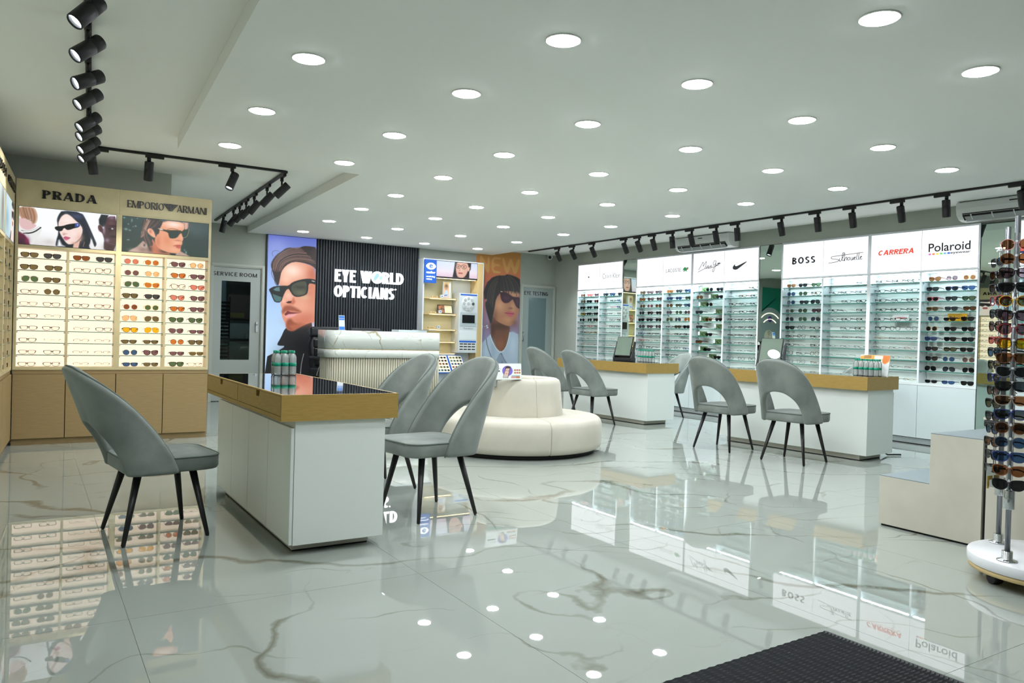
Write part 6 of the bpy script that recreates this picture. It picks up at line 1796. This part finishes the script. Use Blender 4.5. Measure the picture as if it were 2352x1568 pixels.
# ------------------------------------------------------------------ water bottles
M_WATER = glassy('bottle_clear', (250, 254, 251), .3, .08, .3, (248, 252, 249))
body_me = MB().lathe([(.024, .0), (.0285, .004), (.029, .02), (.027, .03), (.029, .04), (.027, .05), (.029, .06), (.0275, .07), (.0275, .1), (.029, .108), (.028, .118), (.029, .128), (.027, .145), (.02, .162), (.0125, .17), (.0125, .178)], 20).mesh('bottle_body')
body_me.materials.append(M_WATER)
cap_me = MB().lathe([(.0165, .172), (.017, .175), (.017, .19), (.015, .192)], 18).mesh('cap')
cap_me.materials.append(M_TEAL)
lab_me = MB().lathe([(.0282, .072), (.0288, .0725), (.0288, .0985), (.0282, .099)], 20, close=False).mesh('paper_label')
lab_me.materials.append(M_TEAL)
bot0 = thing('water_bottle', '', 'bottle', group='small water bottles with teal caps')
obj('bottle_body', body_me, None, bot0, Z); obj('cap', cap_me, None, bot0, Z); obj('paper_label', lab_me, None, bot0, Z)
first = [True]
def bottles(cx, cy, z, rz, nx, ny, where, sz=1.0):
    for i in range(nx):
        for j in range(ny):
            o = bot0 if first[0] else copy_tree(bot0)
            first[0] = False
            d = Matrix.Rotation(rz, 3, 'Z') @ Vector(((i - (nx - 1) / 2) * .059 * sz, (j - (ny - 1) / 2) * .059 * sz, 0))
            o.location = (cx + d.x, cy + d.y, z)
            o.scale = (sz,) * 3
            o['label'] = 'clear water bottle with teal cap, %s column, %s row, %s' % (ORD[i], ('front', 'back', 'rear')[j], where)
bottles(1.445, 5.13, .7705, 0, 3, 2, 'on the near desk', .86)
bottles(6.87, 7.56, .7765, R(-87), 5, 2, 'on the far desk', .84)
bottles(6.73, 4.33, .7875, R(-85), 5, 2, 'on the right desk', .84)
bottles(3.70, 5.98, .6005, R(-8), 4, 1, 'behind the sofa card', 1.12)
# ------------------------------------------------------------------ cards, counter mirrors
sg2 = thing('counter_sign', 'white printed card with a violet circle standing on the sofa back', 'sign', (3.64, 5.84, .678), R(-2))
Mx = Matrix.Rotation(R(-6), 4, 'X')
obj('panel', MB().box(-.163, 0, .0005, .163, .006, .146).move(Mx).mesh('panel', bevel=.002), M_PLASTICW, sg2, Z)
obj('foot', MB().box(-.163, 0, .0005, .163, .05, .005), M_PLASTICW, sg2, Z)
SGN = [('g', [(0, (232, 236, 230)), (1, (236, 240, 238))]), ('b', (250, 252, 252), .5, .8, .2, .3, .8)]
SGN += [('p', (126, 108, 200), .8, [(.545 + .175 * math.cos(2 * PI * q / 20), .55 + .33 * math.sin(2 * PI * q / 20)) for q in range(20)]), ('p', (50, 42, 48), .8, [(.39, .12), (.5, .83), (.655, .83), (.56, .1)]), ('p', (226, 190, 170), .8, [(.41, .14), (.475, .6), (.52, .75), (.62, .74), (.6, .5), (.545, .14)]), ('b', (50, 36, 36), .56, .78, .06, .07, .9), ('b', (70, 50, 46), .5, .56, .02, .02, .9), ('b', (70, 50, 46), .575, .55, .02, .02, .9), ('b', (176, 90, 84), .51, .37, .025, .02, .9), ('p', (210, 190, 190), .8, [(.4, .14), (.42, .28), (.56, .27), (.545, .12)])]
for a in range(3):
    for b in range(2):
        SGN.append(('p', (168, 84, 56), .6, [(.765 + a * .075, .56 - b * .17), (.825 + a * .075, .56 - b * .17), (.825 + a * .075, .64 - b * .17), (.765 + a * .075, .64 - b * .17)]))
        SGN.append(('p', (216, 176, 140), .6, [(.765 + a * .075, .53 - b * .17), (.825 + a * .075, .53 - b * .17), (.825 + a * .075, .565 - b * .17), (.765 + a * .075, .565 - b * .17)]))
SGN += [('p', (128, 166, 178), .8, [(.68, .19), (.95, .19), (.95, .25), (.68, .25)]), ('p', (206, 140, 130), .8, [(.66, .08), (.95, .08), (.95, .18), (.66, .18)]), ('p', (186, 110, 60), .8, [(.83, .08), (.95, .08), (.95, .18), (.83, .18)]), ('p', (40, 38, 60), .6, [(.06, .49), (.3, .5), (.3, .57), (.06, .57)]), ('p', (80, 80, 100), .6, [(.03, .86), (.1, .86), (.1, .92), (.03, .92)]), ('s', (170, 172, 176), .012, [(.06, .74), (.3, .73)], .8), ('s', (170, 172, 176), .012, [(.04, .68), (.34, .67)], .8)]
pic = printed('picture', 96, 46, .316, .138, SGN, 0.0, sg2, (-.158, -.0008, .004), tilt=R(-6))
ss = thing('counter_card', 'orange and white promotion card standing on the right desk', 'card', (6.80, 4.33, .787), R(-85))
Ms = Matrix.Rotation(R(-12), 4, 'X')
obj('board', MB().box(-.145, .02, .0005, .145, .025, .205).move(Ms), M_PLASTICW, ss, Z)
printed('picture', 60, 42, .288, .2, [('g', [(0, (232, 234, 234)), (1, (236, 236, 234))]), ('p', (232, 168, 70), 1, [(0, .72), (.1, .78), (.75, .8), (.78, .62), (.86, .58), (.97, .68), (1, .8), (1, 1), (0, 1)]), ('p', (230, 130, 50), 1, [(.75, 1), (.76, .66), (.86, .58), (.98, .72), (1, 1)]), ('p', (200, 60, 90), 2, [(0, .2), (.04, .2), (.06, .6), (.02, .78), (0, .7)]), ('p', (120, 60, 120), 1.5, [(0, 0), (.035, 0), (.04, .3), (0, .3)]), ('p', (244, 244, 242), .8, [(.48, .8), (.76, .8), (.77, .97), (.48, .97)]), ('s', (120, 90, 60), .03, [(.14, .86), (.36, .87)], .8), ('s', (120, 90, 60), .03, [(.14, .94), (.36, .94)], .8)], 0.0, ss, (-.144, .0185, .004), tilt=R(-12))
def counter_mirror(label, loc, rz):
    t = thing('counter_mirror', label, 'mirror', loc, rz, 'tilting counter mirrors')
    obj('base', MB().box(-.10, -.07, .0005, .10, .09, .035).mesh('base', bevel=.004), M_BLACK, t, Z)
    obj('back_box', MB().box(-.095, .02, .035, .095, .085, .10).mesh('back_box', bevel=.003), M_BLACKGLOSS, t, Z)
    for sx in (-1, 1):
        obj('arm', MB().prism([(-.06, .03), (.02, .03), (.075, .20), (.045, .21)], sx * .092, sx * .106, 'yz').mesh('arm', bevel=.002), M_BLACK, t, Z)
    Mm = Matrix.Translation((0, -.055, .055)) @ Matrix.Rotation(R(-24), 4, 'X')
    f = obj('mirror_frame', MB().box(-.088, 0, 0, .088, .02, .225).move(Mm).mesh('mirror_frame', bevel=.003), M_BLACK, t, Z)
    obj('mirror_glass', MB().box(-.082, -.002, .006, .082, -.0002, .219).move(Mm), M_MIRROR, f, Z)
    return t
counter_mirror('black tilting counter mirror on the far desk', (6.78, 7.9, .776), R(-62)).scale = (1.25,) * 3
counter_mirror('black tilting counter mirror on the right desk behind a chair', (6.62, 5.36, .787), R(-66)).scale = (1.3,) * 3
# ---- bits beside the right desk
bg = thing('cable_bundle', 'black cable bundle hanging behind the right desk', 'cable', (7.22, 4.55, 0), world=True)
obj('bundle', MB().lathe([(.001, -.05), (.03, -.04), (.045, -.01), (.04, .03), (.015, .06), (.001, .09)], 12, (7.07, 4.43, .27)), M_RUBBER, bg)
obj('cable', MB().tube([(7.07, 4.43, .35), (7.05, 4.45, .5), (7.02, 4.5, .62)], .006, 6), M_RUBBER, bg)
obj('cable_tail', MB().tube([(7.07, 4.43, .23), (7.1, 4.4, .05), (7.15, 4.36, .012), (7.28, 4.3, .012)], .008, 6), M_RUBBER, bg)
